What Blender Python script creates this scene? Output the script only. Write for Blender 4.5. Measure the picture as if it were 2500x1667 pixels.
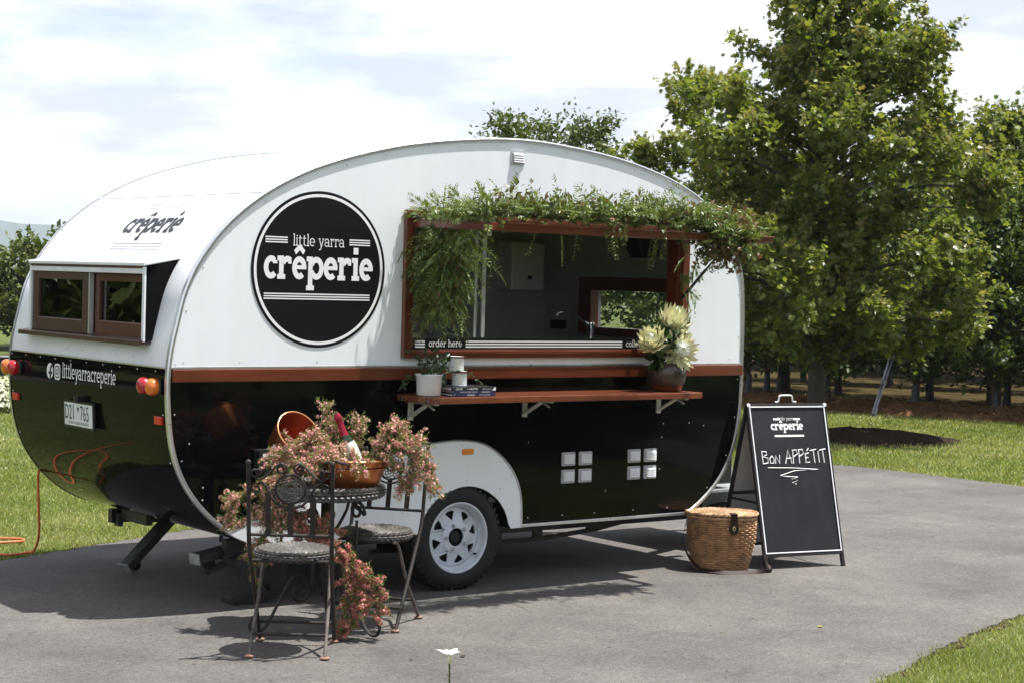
import bpy, bmesh, math, random
import numpy as np
from mathutils import Vector, Matrix
from mathutils.geometry import tessellate_polygon

PI = math.pi
rnd = random.Random(7)
rng = np.random.default_rng(11)
for o in list(bpy.data.objects):
    bpy.data.objects.remove(o)
SC = bpy.context.scene
COL = SC.collection

# ------------------------------------------------------------------ camera
cam = bpy.data.cameras.new('camera')
cam.sensor_width = 36.0
cam.lens = 36.0 * 4414.7 / 2500.0
cam.clip_start = 0.1
cam.clip_end = 9000
co = bpy.data.objects.new('camera', cam)
COL.objects.link(co)
YAW, PITCH, ROLL = 0.656988, -0.0330935, 0.0282054
fw = Vector((math.sin(YAW)*math.cos(PITCH), math.cos(YAW)*math.cos(PITCH), math.sin(PITCH)))
rt = Vector((math.cos(YAW), -math.sin(YAW), 0))
up = rt.cross(fw)
r2 = rt*math.cos(ROLL) + up*math.sin(ROLL)
u2 = up*math.cos(ROLL) - rt*math.sin(ROLL)
M = Matrix((( r2.x, u2.x, -fw.x, -4.8838), (r2.y, u2.y, -fw.y, -7.9683), (r2.z, u2.z, -fw.z, 1.6992), (0, 0, 0, 1)))
co.matrix_world = M
SC.camera = co

# ------------------------------------------------------------------ sky, sun, exposure
SUN = Vector((0.27, -0.165, 1.0))
w = bpy.data.worlds.new('World'); SC.world = w; w.use_nodes = True
nt = w.node_tree; nt.nodes.clear()
def N(tree, kind, **kw):
    n = tree.nodes.new(kind)
    for k, v in kw.items(): setattr(n, k, v)
    return n
out = N(nt, 'ShaderNodeOutputWorld'); bg = N(nt, 'ShaderNodeBackground')
sky = N(nt, 'ShaderNodeTexSky', sky_type='NISHITA', sun_disc=False)
sky.sun_elevation = math.atan2(1, math.hypot(SUN.x, SUN.y)); sky.sun_rotation = math.atan2(SUN.x, SUN.y)
sky.air_density = 1.0; sky.dust_density = 1.2
tc = N(nt, 'ShaderNodeTexCoord'); mp = N(nt, 'ShaderNodeMapping')
mp.inputs['Scale'].default_value = (1.0, 1.0, 3.6); mp.inputs['Location'].default_value = (3.1, 1.35, 0.4)
n1 = N(nt, 'ShaderNodeTexNoise'); n1.inputs['Scale'].default_value = 4.6; n1.inputs['Detail'].default_value = 9; n1.inputs['Roughness'].default_value = 0.58; n1.inputs['Distortion'].default_value = 0.25
n2 = N(nt, 'ShaderNodeTexNoise'); n2.inputs['Scale'].default_value = 7.5; n2.inputs['Detail'].default_value = 8; n2.inputs['Roughness'].default_value = 0.55
mp2 = N(nt, 'ShaderNodeMapping'); mp2.inputs['Scale'].default_value = (1.0, 1.0, 4.2); mp2.inputs['Location'].default_value = (0.2, 5.3, 1.1)
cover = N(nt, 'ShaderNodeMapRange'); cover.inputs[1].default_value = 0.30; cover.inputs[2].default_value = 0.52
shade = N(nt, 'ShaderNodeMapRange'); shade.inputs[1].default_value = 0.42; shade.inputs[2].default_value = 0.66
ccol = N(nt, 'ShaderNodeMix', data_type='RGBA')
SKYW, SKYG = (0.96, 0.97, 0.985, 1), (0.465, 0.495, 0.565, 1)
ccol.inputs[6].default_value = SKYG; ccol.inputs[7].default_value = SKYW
skm = N(nt, 'ShaderNodeMix', data_type='RGBA', blend_type='MULTIPLY'); skm.inputs[0].default_value = 1; skm.inputs[7].default_value = (0.10, 0.10, 0.10, 1)
mx = N(nt, 'ShaderNodeMix', data_type='RGBA')
L = nt.links.new
L(tc.outputs['Generated'], mp.inputs[0]); L(mp.outputs[0], n1.inputs['Vector'])
L(tc.outputs['Generated'], mp2.inputs[0]); L(mp2.outputs[0], n2.inputs['Vector'])
# deck closes towards the horizon; unseen gaps added overhead to keep sky fill low
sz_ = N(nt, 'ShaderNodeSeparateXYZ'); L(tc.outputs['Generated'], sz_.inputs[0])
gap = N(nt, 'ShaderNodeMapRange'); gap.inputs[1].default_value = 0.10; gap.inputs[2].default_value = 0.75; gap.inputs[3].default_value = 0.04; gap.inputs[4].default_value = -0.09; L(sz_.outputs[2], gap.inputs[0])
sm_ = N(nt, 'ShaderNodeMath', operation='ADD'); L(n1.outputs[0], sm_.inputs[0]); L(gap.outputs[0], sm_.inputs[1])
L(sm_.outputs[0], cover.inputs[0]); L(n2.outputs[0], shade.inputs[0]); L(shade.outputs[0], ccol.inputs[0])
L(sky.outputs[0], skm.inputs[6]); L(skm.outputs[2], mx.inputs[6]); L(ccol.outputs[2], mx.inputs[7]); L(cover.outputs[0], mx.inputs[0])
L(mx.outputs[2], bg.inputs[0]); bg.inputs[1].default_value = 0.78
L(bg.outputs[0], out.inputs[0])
sl = bpy.data.lights.new('sun', 'SUN'); sl.energy = 4.4; sl.angle = math.radians(0.8); sl.color = (1.0, 0.970, 0.925)
so = bpy.data.objects.new('sun', sl); COL.objects.link(so); so.location = (6, -8, 20)
so.rotation_euler = SUN.to_track_quat('Z', 'Y').to_euler()
vs = SC.view_settings
SC.display_settings.display_device = 'sRGB'
vs.view_transform = 'Standard'; vs.look = 'None'; vs.exposure = 1.13; vs.gamma = 1.0; vs.use_curve_mapping = False
SC.cycles.max_bounces = 5; SC.cycles.diffuse_bounces = 3; SC.cycles.volume_bounces = 0; SC.cycles.use_light_tree = False; SC.cycles.transparent_max_bounces = 12; SC.cycles.caustics_reflective = False; SC.cycles.caustics_refractive = False

# ------------------------------------------------------------------ materials
def newmat(name):
    m = bpy.data.materials.new(name); m.use_nodes = True
    t = m.node_tree; return m, t, t.nodes['Principled BSDF'], t.nodes['Material Output']
def coords(t, scale=(1, 1, 1)):
    c = N(t, 'ShaderNodeTexCoord'); mm = N(t, 'ShaderNodeMapping'); mm.inputs['Scale'].default_value = scale
    t.links.new(c.outputs['Object'], mm.inputs[0]); return mm.outputs[0]
def noise(t, vec, scale, detail=4, rough=.5):
    n = N(t, 'ShaderNodeTexNoise'); n.inputs['Scale'].default_value = scale; n.inputs['Detail'].default_value = detail; n.inputs['Roughness'].default_value = rough
    t.links.new(vec, n.inputs['Vector']); return n.outputs[0]
def ramp(t, fac, stops):
    r = N(t, 'ShaderNodeValToRGB'); e = r.color_ramp.elements
    while len(e) < len(stops): e.new(0.5)
    for i, (p, c) in enumerate(stops): e[i].position = p; e[i].color = (*c, 1) if len(c) == 3 else c
    t.links.new(fac, r.inputs[0]); return r.outputs[0]
def bump(t, b, h, strength, dist):
    n = N(t, 'ShaderNodeBump'); n.inputs['Strength'].default_value = strength; n.inputs['Distance'].default_value = dist
    t.links.new(h, n.inputs['Height']); t.links.new(n.outputs[0], b.inputs['Normal'])
def mixc(t, fac, a, b, mode='MIX'):
    m = N(t, 'ShaderNodeMix', data_type='RGBA', blend_type=mode)
    for s, v in ((0, fac), (6, a), (7, b)):
        if isinstance(v, (int, float)): m.inputs[s].default_value = v
        elif isinstance(v, tuple): m.inputs[s].default_value = (*v, 1) if len(v) == 3 else v
        else: t.links.new(v, m.inputs[s])
    return m.outputs[2]
MAT = {}
def plain(name, col, rough=.5, metal=0, var=.12, nscale=6, coat=0, spec=.5, bmp=0, bscale=120, stretch=(1, 1, 1), rvar=0, coat_rough=.05):
    m, t, b, o = newmat(name)
    v = coords(t, stretch)
    n = noise(t, v, nscale, 5, .6)
    c1 = tuple(max(0, x*(1-var)) for x in col); c2 = tuple(min(1, x*(1+var)) for x in col)
    t.links.new(ramp(t, n, [(.3, c1), (.7, c2)]), b.inputs['Base Color'])
    b.inputs['Roughness'].default_value = rough; b.inputs['Metallic'].default_value = metal
    b.inputs['Coat Weight'].default_value = coat; b.inputs['Coat Roughness'].default_value = coat_rough; b.inputs['Specular IOR Level'].default_value = spec
    if rvar:
        mr = N(t, 'ShaderNodeMapRange'); mr.inputs[3].default_value = max(0, rough-rvar); mr.inputs[4].default_value = rough+rvar
        t.links.new(noise(t, v, nscale*2.3, 6, .65), mr.inputs[0]); t.links.new(mr.outputs[0], b.inputs['Roughness'])
    if bmp: bump(t, b, noise(t, v, bscale, 4, .6), bmp, .002)
    MAT[name] = m; return m
plain('white_paint', (.845, .868, .90), .22, var=.025, nscale=2.5, rvar=.08, coat=.3)
plain('white_vinyl', (.82, .82, .82), .4, var=.02)
plain('white_metal', (.74, .76, .78), .32, var=.06, nscale=9, rvar=.1)
plain('vent_frame', (.42, .43, .44), .4, var=.06, nscale=9)
plain('rim_white', (.62, .66, .72), .35, var=.10, nscale=14, rvar=.1)
plain('black_paint', (.0035, .0037, .0045), .035, var=.2, nscale=3, spec=.09, bmp=.012, bscale=1.6)
plain('black_side', (.0025, .0027, .0032), .05, var=.2, nscale=3, spec=.22, bmp=.012, bscale=1.6)
plain('black_vinyl', (.0065, .0068, .008), .32, var=.15, spec=.35)
plain('black_metal', (.012, .012, .013), .45, var=.25, nscale=20, bmp=.1)
plain('black_rubber', (.0085, .008, .0078), .75, var=.3, nscale=22, bmp=.25, bscale=60)
plain('black_plastic', (.01, .01, .011), .4, var=.2)
plain('galvanised', (.42, .44, .43), .45, .7, var=.3, nscale=18, rvar=.12)
plain('leg_steel', (.05, .057, .05), .5, .4, var=.4, nscale=25, rvar=.15)
plain('aluminium', (.72, .73, .74), .30, .85, var=.08, nscale=10, rvar=.1)
plain('alu_post', (.55, .56, .57), .38, .6, var=.1)
plain('bracket_paint', (.55, .54, .50), .5, .2, var=.15, nscale=30)
plain('red_lens', (.42, .006, .012), .08, var=.2, coat=.6)
plain('amber_lens', (.75, .16, .012), .10, var=.2, coat=.6)
plain('red_reflector', (.55, .04, .02), .25, var=.2)
plain('orange_reflector', (.78, .25, .04), .3, var=.15)
plain('plate_white', (.68, .72, .68), .45, var=.05)
plain('plate_green', (.03, .045, .04), .5, var=.05)
plain('interior', (.50, .515, .53), .6, var=.05)
plain('interior_floor', (.12, .12, .12), .6)
plain('steel', (.6, .6, .6), .25, .95, var=.1)
plain('chrome', (.85, .85, .85), .08, 1.0, var=.02)
plain('iron', (.026, .021, .019), .6, .0, spec=.3, var=.45, nscale=40, bmp=.4, bscale=220, rvar=.15)
plain('iron_pale', (.105, .085, .075), .7, .0, spec=.3, var=.45, nscale=30, bmp=.4, bscale=220)
plain('rust', (.21, .115, .08), .8, 0, var=.3, nscale=50)
plain('dark_wicker', (.078, .070, .062), .5, var=.7, nscale=60, spec=.6)
plain('pale_wicker', (.45, .275, .145), .5, var=.45, nscale=24, rvar=.1)
plain('leather', (.024, .011, .009), .6, var=.3, nscale=15, bmp=.2, spec=.25)
plain('brass', (.75, .60, .32), .28, .9, var=.1)
plain('copper', (.70, .24, .085), .34, 1.0, var=.35, nscale=7, rvar=.14, bmp=.15, bscale=30)
plain('copper_rim', (.85, .42, .2), .25, 1.0, var=.2, nscale=9)
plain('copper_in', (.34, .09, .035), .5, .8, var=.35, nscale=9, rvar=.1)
plain('bottle_glass', (.012, .03, .012), .08, var=.1, coat=.3)
plain('foil', (.26, .012, .03), .33, .45, var=.25, nscale=20)
plain('paper', (.68, .66, .58), .7, var=.06)
plain('paper_pink', (.6, .36, .30), .7, var=.1)
plain('book_black', (.018, .018, .022), .35, var=.1)
plain('book_navy', (.03, .034, .085), .4, var=.1)
plain('page', (.62, .62, .66), .8, var=.06, nscale=4, stretch=(1, 1, 80))
plain('enamel', (.80, .80, .80), .18, var=.03, coat=.5)
plain('soil', (.03, .02, .013), .9, spec=.1, var=.4, nscale=60, bmp=.6)
plain('jar_glass', (.10, .125, .105), .12, var=.4, nscale=45, coat=.5)
plain('stem_green', (.06, .085, .02), .6, var=.3, nscale=20)
plain('stem_brown', (.09, .05, .028), .8, var=.3, nscale=20)
plain('cord', (.62, .14, .04), .5, var=.12)
plain('cable_guard', (.055, .065, .085), .6, var=.3)
plain('guard', (.075, .088, .115), .7, var=.5, nscale=18)
plain('bark', (.060, .050, .041), .9, var=.45, nscale=9, bmp=.9, bscale=26, stretch=(1, 1, .22))
plain('dark_wall', (.012, .014, .016), .7, var=.3)
plain('chalk', (.82, .82, .81), .8, var=.04)
plain('alu_edge', (.78, .79, .80), .4, .0, var=.08)
plain('sign_white', (.36, .37, .37), .6, var=.05)
plain('pollen', (.72, .74, .60), .7, var=.12, nscale=60)

def streaks(name, amt):
    # faint weather streaks and grime on painted panels
    t = MAT[name].node_tree; b = t.nodes['Principled BSDF']; src = b.inputs['Base Color'].links[0].from_socket
    n = noise(t, coords(t, (7, 7, .55)), 1.4, 6, .6); k = noise(t, coords(t), 1.1, 5, .6)
    c = mixc(t, 1.0, src, ramp(t, n, [(.32, (1-amt, 1-amt, 1-amt*1.25)), (.55, (1, 1, 1))]), 'MULTIPLY')
    c = mixc(t, .6, c, ramp(t, k, [(.3, (1-amt, 1-amt, 1-amt)), (.6, (1, 1, 1))]), 'MULTIPLY'); t.links.new(c, b.inputs['Base Color'])
streaks('white_paint', .028); streaks('rim_white', .15)
def wood(name, c1, c2, axis, rough=.3, coat=.35):
    m, t, b, o = newmat(name)
    s = [26, 26, 26]; s[axis] = 1.3
    v = coords(t, tuple(s))
    n = noise(t, v, 1.6, 8, .65); k = noise(t, coords(t, (1, 1, 1)), 3.5, 3)
    c = ramp(t, n, [(.25, c1), (.5, tuple((a+bb)/2 for a, bb in zip(c1, c2))), (.75, c2)])
    c = mixc(t, .5, c, ramp(t, k, [(.3, (.62, .6, .6)), (.7, (1, 1, 1))]), 'MULTIPLY')
    t.links.new(c, b.inputs['Base Color']); b.inputs['Roughness'].default_value = rough
    b.inputs['Coat Weight'].default_value = coat; b.inputs['Coat Roughness'].default_value = .15
    bump(t, b, n, .12, .002); MAT[name] = m
WR1, WR2 = (.078, .016, .006), (.195, .047, .016)
for a, ax in enumerate('xyz'):
    wood('wood_'+ax, WR1, WR2, a)
    wood('brown_'+ax, (.042, .018, .011), (.080, .034, .020), a, .4, .15)
    wood('rbrown_'+ax, (.060, .016, .008), (.13, .035, .015), a, .4, .15)
wood('shelf_wood', (.10, .024, .010), (.26, .074, .028), 0, .32, .3)

def pot_mat():
    m, t, b, o = newmat('glazed_pot')
    c = N(t, 'ShaderNodeTexCoord'); s = N(t, 'ShaderNodeSeparateXYZ'); t.links.new(c.outputs['Object'], s.inputs[0])
    n = noise(t, c.outputs['Object'], 14, 5)
    a = N(t, 'ShaderNodeMath', operation='MULTIPLY_ADD'); a.inputs[1].default_value = .05; t.links.new(n, a.inputs[0]); t.links.new(s.outputs[2], a.inputs[2])
    mr = N(t, 'ShaderNodeMapRange'); mr.inputs[1].default_value = 1.13; mr.inputs[2].default_value = 1.16; t.links.new(a.outputs[0], mr.inputs[0])
    cc = ramp(t, mr.outputs[0], [(0, (.26, .055, .012)), (.6, (.07, .04, .022)), (1, (.075, .05, .042))])
    cc = mixc(t, .5, cc, ramp(t, noise(t, c.outputs['Object'], 40, 5), [(.3, (.5, .5, .5)), (.7, (1, 1, 1))]), 'MULTIPLY')
    t.links.new(cc, b.inputs['Base Color']); b.inputs['Roughness'].default_value = .3; b.inputs['Metallic'].default_value = .35; b.inputs['Coat Weight'].default_value = .3
    MAT['glazed_pot'] = m
pot_mat()

def glass_mat(name, tint, extra):
    m, t, b, o = newmat(name); t.nodes.remove(b)
    tr = N(t, 'ShaderNodeBsdfTransparent'); tr.inputs[0].default_value = (*tint, 1)
    g = N(t, 'ShaderNodeBsdfGlossy'); g.inputs['Roughness'].default_value = .005
    ge = N(t, 'ShaderNodeNewGeometry'); dt = N(t, 'ShaderNodeVectorMath', operation='DOT_PRODUCT'); t.links.new(ge.outputs['Normal'], dt.inputs[0]); t.links.new(ge.outputs['Incoming'], dt.inputs[1])
    ab = N(t, 'ShaderNodeMath', operation='ABSOLUTE'); t.links.new(dt.outputs['Value'], ab.inputs[0])
    iv = N(t, 'ShaderNodeMath', operation='SUBTRACT'); iv.inputs[0].default_value = 1; t.links.new(ab.outputs[0], iv.inputs[1])
    p5 = N(t, 'ShaderNodeMath', operation='POWER'); p5.inputs[1].default_value = 5; t.links.new(iv.outputs[0], p5.inputs[0])
    f = N(t, 'ShaderNodeMath', operation='MULTIPLY_ADD'); f.inputs[1].default_value = .96; f.inputs[2].default_value = .04; t.links.new(p5.outputs[0], f.inputs[0])
    a = N(t, 'ShaderNodeMath', operation='MULTIPLY_ADD', use_clamp=True); a.inputs[1].default_value = 1.0; a.inputs[2].default_value = extra
    nb = N(t, 'ShaderNodeBump'); nb.inputs['Strength'].default_value = .03; nb.inputs['Distance'].default_value = .02
    t.links.new(noise(t, coords(t), 5, 1), nb.inputs['Height']); t.links.new(nb.outputs[0], g.inputs['Normal'])
    mxx = N(t, 'ShaderNodeMixShader'); t.links.new(f.outputs[0], a.inputs[0]); t.links.new(a.outputs[0], mxx.inputs[0])
    t.links.new(tr.outputs[0], mxx.inputs[1]); t.links.new(g.outputs[0], mxx.inputs[2]); t.links.new(mxx.outputs[0], o.inputs[0]); MAT[name] = m
glass_mat('glass', (.93, .95, .945), .05)
glass_mat('dark_glass', (.40, .43, .42), .08)

def leaf_mat(name, c1, c2, ctip, trans=.35, rough=.42, tcol=(1.25, 1.25, .55)):
    m, t, b, o = newmat(name)
    g = N(t, 'ShaderNodeNewGeometry'); at = N(t, 'ShaderNodeAttribute', attribute_name='tint')
    c = ramp(t, g.outputs['Random Per Island'], [(0, c1), (1, c2)])
    c = mixc(t, at.outputs['Fac'], c, ctip)
    t.links.new(c, b.inputs['Base Color']); b.inputs['Roughness'].default_value = rough; b.inputs['Specular IOR Level'].default_value = .4
    tr = N(t, 'ShaderNodeBsdfTranslucent'); t.links.new(mixc(t, 1.0, c, tcol, 'MULTIPLY'), tr.inputs[0])
    mxx = N(t, 'ShaderNodeMixShader'); mxx.inputs[0].default_value = trans
    t.links.new(b.outputs[0], mxx.inputs[1]); t.links.new(tr.outputs[0], mxx.inputs[2]); t.links.new(mxx.outputs[0], o.inputs[0]); MAT[name] = m
leaf_mat('maple_leaf', (.070, .108, .020), (.240, .272, .072), (.33, .235, .11), .46, .36, (1.2, 1.2, .5))
leaf_mat('orchard_leaf', (.034, .062, .013), (.100, .140, .030), (.12, .14, .04), .3)
leaf_mat('far_leaf', (.050, .080, .015), (.120, .155, .032), (.14, .09, .035), .25)
leaf_mat('pepper_leaf', (.060, .110, .026), (.150, .210, .070), (.20, .22, .05), .3)
leaf_mat('gum_leaf', (.050, .075, .028), (.12, .13, .045), (.22, .085, .05), .25)
leaf_mat('ivy_leaf', (.014, .032, .012), (.035, .062, .022), (.05, .09, .02), .15, .3)
leaf_mat('protea_leaf', (.016, .035, .010), (.04, .075, .018), (.06, .11, .03), .15, .35)
leaf_mat('wax_leaf', (.11, .19, .03), (.27, .36, .08), (.3, .28, .08), .35)
leaf_mat('pink_flower', (.46, .12, .14), (.74, .37, .35), (.74, .54, .36), .3, .6, (1, .95, .95))
leaf_mat('red_flower', (.36, .055, .07), (.62, .23, .22), (.66, .44, .27), .3, .6, (1, .9, .9))
leaf_mat('bract', (.80, .73, .45), (.86, .81, .58), (.70, .74, .45), .25, .55, (1, 1, .85))
leaf_mat('cream_flower', (.66, .66, .42), (.80, .80, .66), (.3, .4, .12), .3, .6, (1, 1, .9))
leaf_mat('white_petal', (.82, .82, .78), (.86, .86, .84), (.80, .62, .12), .3, .5, (1, 1, 1))
leaf_mat('grass_blade', (.115, .165, .026), (.27, .315, .080), (.44, .42, .20), .35, .6)
leaf_mat('straw', (.16, .075, .03), (.30, .16, .07), (.2, .1, .05), .2, .8)
leaf_mat('dead_leaf', (.20, .17, .04), (.30, .26, .06), (.04, .03, .02), .2, .7)
# ------------------------------------------------------------------ geometry helpers
def basis(d, hint=(0, 0, 1)):
    d = Vector(d).normalized(); h = Vector(hint)
    if abs(d.dot(h)) > .98: h = Vector((1, 0, 0))
    x = d.cross(h).normalized(); return x, x.cross(d).normalized(), d
class MB:
    def __init__(s): s.v = []; s.f = []
    def add(s, vs, fs):
        b = len(s.v); s.v += [tuple(v) for v in vs]; s.f += [tuple(i+b for i in f) for f in fs]; return s
    def box(s, x0, x1, y0, y1, z0, z1):
        return s.add([(x, y, z) for z in (z0, z1) for y in (y0, y1) for x in (x0, x1)],
                     [(0, 2, 3, 1), (4, 5, 7, 6), (0, 1, 5, 4), (2, 6, 7, 3), (0, 4, 6, 2), (1, 3, 7, 5)])
    def bar(s, p, q, w, h, hint=(0, 0, 1)):
        p, q = Vector(p), Vector(q); x, y, d = basis(q-p, hint)
        vs = [c+x*(a*w/2)+y*(b*h/2) for c in (p, q) for b in (-1, 1) for a in (-1, 1)]
        return s.add(vs, [(0, 1, 3, 2), (4, 6, 7, 5), (0, 4, 5, 1), (2, 3, 7, 6), (0, 2, 6, 4), (1, 5, 7, 3)])
    def tube(s, pts, r, n=6, closed=False):
        pts = [Vector(p) for p in pts]; k = len(pts)
        rs = r if isinstance(r, (list, tuple)) else [r]*k
        x, y, _ = basis((pts[1]-pts[0])); vs = []
        for i, p in enumerate(pts):
            if closed: d = pts[(i+1) % k]-pts[i-1]
            else: d = pts[min(i+1, k-1)]-pts[max(i-1, 0)]
            if d.length < 1e-9: d = Vector((0, 0, 1))
            d.normalize(); x = (x-d*x.dot(d)); x = x.normalized() if x.length > 1e-6 else basis(d)[0]; y = d.cross(x)
            vs += [p+(x*math.cos(2*PI*j/n)+y*math.sin(2*PI*j/n))*rs[i] for j in range(n)]
        fs = []; m = k if closed else k-1
        for i in range(m):
            a, b = i*n, ((i+1) % k)*n
            fs += [(a+j, a+(j+1) % n, b+(j+1) % n, b+j) for j in range(n)]
        if not closed: fs += [tuple(reversed(range(n))), tuple(range((k-1)*n, k*n))]
        return s.add(vs, fs)
    def lathe(s, prof, n=24, mat=None):
        mat = mat or Matrix(); vs = []; fs = []; k = len(prof)
        for r, z in prof:
            vs += [mat @ Vector((r*math.cos(2*PI*j/n), r*math.sin(2*PI*j/n), z)) for j in range(n)]
        for i in range(k-1):
            fs += [(i*n+j, i*n+(j+1) % n, (i+1)*n+(j+1) % n, (i+1)*n+j) for j in range(n)]
        return s.add(vs, fs)
    def poly(s, loops, fn, w0=0.0, w1=None):
        # loops: outer then holes, 2-D; fn(u, v, w) -> point; closed prism between w0 and w1, or a sheet at w0
        flat = [p for l in loops for p in l]
        tris = tessellate_polygon([[Vector((p[0], p[1], 0)) for p in l] for l in loops])
        def ccw(t):
            a, b, c = (flat[i] for i in t); return (b[0]-a[0])*(c[1]-a[1])-(b[1]-a[1])*(c[0]-a[0]) > 0
        tris = [t if ccw(t) else (t[0], t[2], t[1]) for t in tris]
        if w1 is None: return s.add([fn(p[0], p[1], w0) for p in flat], tris)
        n = len(flat)
        fs = [tuple(i+n for i in t) for t in tris]+[(t[0], t[2], t[1]) for t in tris]
        b = 0
        for l in loops:
            k = len(l); area = sum(l[i-1][0]*l[i][1]-l[i][0]*l[i-1][1] for i in range(k))
            for i in range(k):
                i2 = (i+1) % k; q = (b+i, b+i2, n+b+i2, n+b+i)
                fs.append(q if area > 0 else tuple(reversed(q)))
            b += k
        # holes wind the other way round for their walls
        return s.add([fn(p[0], p[1], w0) for p in flat]+[fn(p[0], p[1], w1) for p in flat], fs)
    def build(s, name, mat, parent=None, smooth=None, bevel=0, world=True, kind=None, label=None, recalc=False):
        me = bpy.data.meshes.new(name); me.from_pydata(s.v, [], s.f); me.update()
        if recalc:
            bm = bmesh.new(); bm.from_mesh(me); bmesh.ops.recalc_face_normals(bm, faces=bm.faces); bm.to_mesh(me); bm.free()
        return link(name, me, mat, parent, smooth, bevel, world, kind, label)
def link(name, me, mat, parent=None, smooth=None, bevel=0, world=True, kind=None, label=None):
    o = bpy.data.objects.new(name, me); COL.objects.link(o)
    me.materials.append(MAT[mat] if isinstance(mat, str) else mat)
    if smooth is not None:
        me.polygons.foreach_set('use_smooth', [True]*len(me.polygons)); me.set_sharp_from_angle(angle=math.radians(smooth))
    if bevel:
        b = o.modifiers.new('edge', 'BEVEL'); b.width = bevel; b.segments = 2; b.limit_method = 'ANGLE'; b.angle_limit = math.radians(40)
    if parent is not None:
        o.parent = parent
        if world and parent.parent is None: o.matrix_parent_inverse = parent.matrix_basis.inverted()
    if kind: o['kind'] = kind
    if label: o['label'] = label
    return o
def tag(o, label, cat, group=None):
    o['label'] = label; o['category'] = cat
    if group: o['group'] = group
    return o
def thing(name, label, cat, loc=(0, 0, 0), rz=0, group=None):
    o = bpy.data.objects.new(name, None); COL.objects.link(o); o.empty_display_size = .1
    o.matrix_basis = Matrix.Translation(Vector(loc)) @ Matrix.Rotation(rz, 4, 'Z')
    return tag(o, label, cat, group)
def struct(name, mb, mat, **kw): return mb.build(name, mat, kind='structure', **kw)
def npmesh(name, verts, faces, tint=None):
    # verts (N,3); faces (F,k) with one k
    me = bpy.data.meshes.new(name); verts = np.ascontiguousarray(verts, np.float32); faces = np.ascontiguousarray(faces, np.int32); F, k = faces.shape
    me.vertices.add(len(verts)); me.vertices.foreach_set('co', verts.ravel())
    me.loops.add(F*k); me.loops.foreach_set('vertex_index', faces.ravel())
    me.polygons.add(F); me.polygons.foreach_set('loop_start', np.arange(0, F*k, k, dtype=np.int32))
    me.update(calc_edges=True)
    if tint is not None:
        a = me.attributes.new('tint', 'FLOAT', 'POINT'); a.data.foreach_set('value', np.ascontiguousarray(tint, np.float32))
    return me
def frames(d, tilt=None, n=None):
    # rows of y-axes d (N,3) -> rotation matrices with columns x, y, z; z leans to tilt
    d = np.asarray(d, float); d = d/np.maximum(np.linalg.norm(d, axis=1, keepdims=True), 1e-9)
    z = rng.normal(size=d.shape)
    if tilt is not None: z = z*tilt[1]+np.asarray(tilt[0])
    z = z-(z*d).sum(1, keepdims=True)*d; z /= np.maximum(np.linalg.norm(z, axis=1, keepdims=True), 1e-9)
    x = np.cross(d, z); return np.stack([x, d, z], 2)
def scatter(tv, tf, pos, rot, scl, tint=None):
    tv = np.asarray(tv, float); tf = np.asarray(tf); n = len(pos)
    v = np.einsum('nij,kj->nki', rot, tv)*np.asarray(scl).reshape(n, 1, -1)+np.asarray(pos)[:, None, :]
    f = (tf[None]+(np.arange(n)*len(tv))[:, None, None]).reshape(-1, tf.shape[1])
    t = np.repeat(np.zeros(n) if tint is None else tint, len(tv))
    return v.reshape(-1, 3), f, t
def foliage(name, mat, parent, packs, **kw):
    vs, fs, ts, b = [], [], [], 0
    for v, f, t in packs:
        vs.append(v); fs.append(f+b); ts.append(t); b += len(v)
    me = npmesh(name, np.concatenate(vs), np.concatenate(fs), np.concatenate(ts)); return link(name, me, mat, parent, **kw)
LEAF5 = ([(0, 0, 0), (.30, .06, .03), (.52, .30, .05), (.27, .40, .01), (.46, .78, .05), (.16, .68, .01), (0, 1.08, -.06),
          (-.16, .68, .01), (-.46, .78, .05), (-.27, .40, .01), (-.52, .30, .05), (-.30, .06, .03), (0, .40, -.04)],
         [(12, i, i+1) for i in range(11)]+[(12, 11, 0)])
LEAF1 = ([(0, 0, 0), (.30, .40, .05), (0, 1, -.03), (-.30, .40, .05), (0, .45, -.04)], [(0, 1, 4), (1, 2, 4), (2, 3, 4), (3, 0, 4)])
NEEDLE = ([(-.06, 0, 0), (.06, 0, 0), (0, 1, .05)], [(0, 1, 2)])
def cat(pts, n=8, closed=False):
    P = [np.array(p, float) for p in pts]; k = len(P); outp = []
    for i in range(k if closed else k-1):
        p0 = P[i-1] if (closed or i > 0) else 2*P[0]-P[1]; p1 = P[i]; p2 = P[(i+1) % k]
        p3 = P[(i+2) % k] if (closed or i+2 < k) else 2*P[-1]-P[-2]
        for j in range(n):
            t = j/n; outp.append(.5*((2*p1)+(p2-p0)*t+(2*p0-5*p1+4*p2-p3)*t*t+(3*p1-p0-3*p2+p3)*t**3))
    if not closed: outp.append(P[-1])
    return outp
def rrect(x0, y0, x1, y1, r, n=4):
    pts = []
    for cx, cy, a in ((x1-r, y0+r, -90), (x1-r, y1-r, 0), (x0+r, y1-r, 90), (x0+r, y0+r, 180)):
        pts += [(cx+r*math.cos(math.radians(a+90*i/n)), cy+r*math.sin(math.radians(a+90*i/n))) for i in range(n+1)]
    return pts

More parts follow.
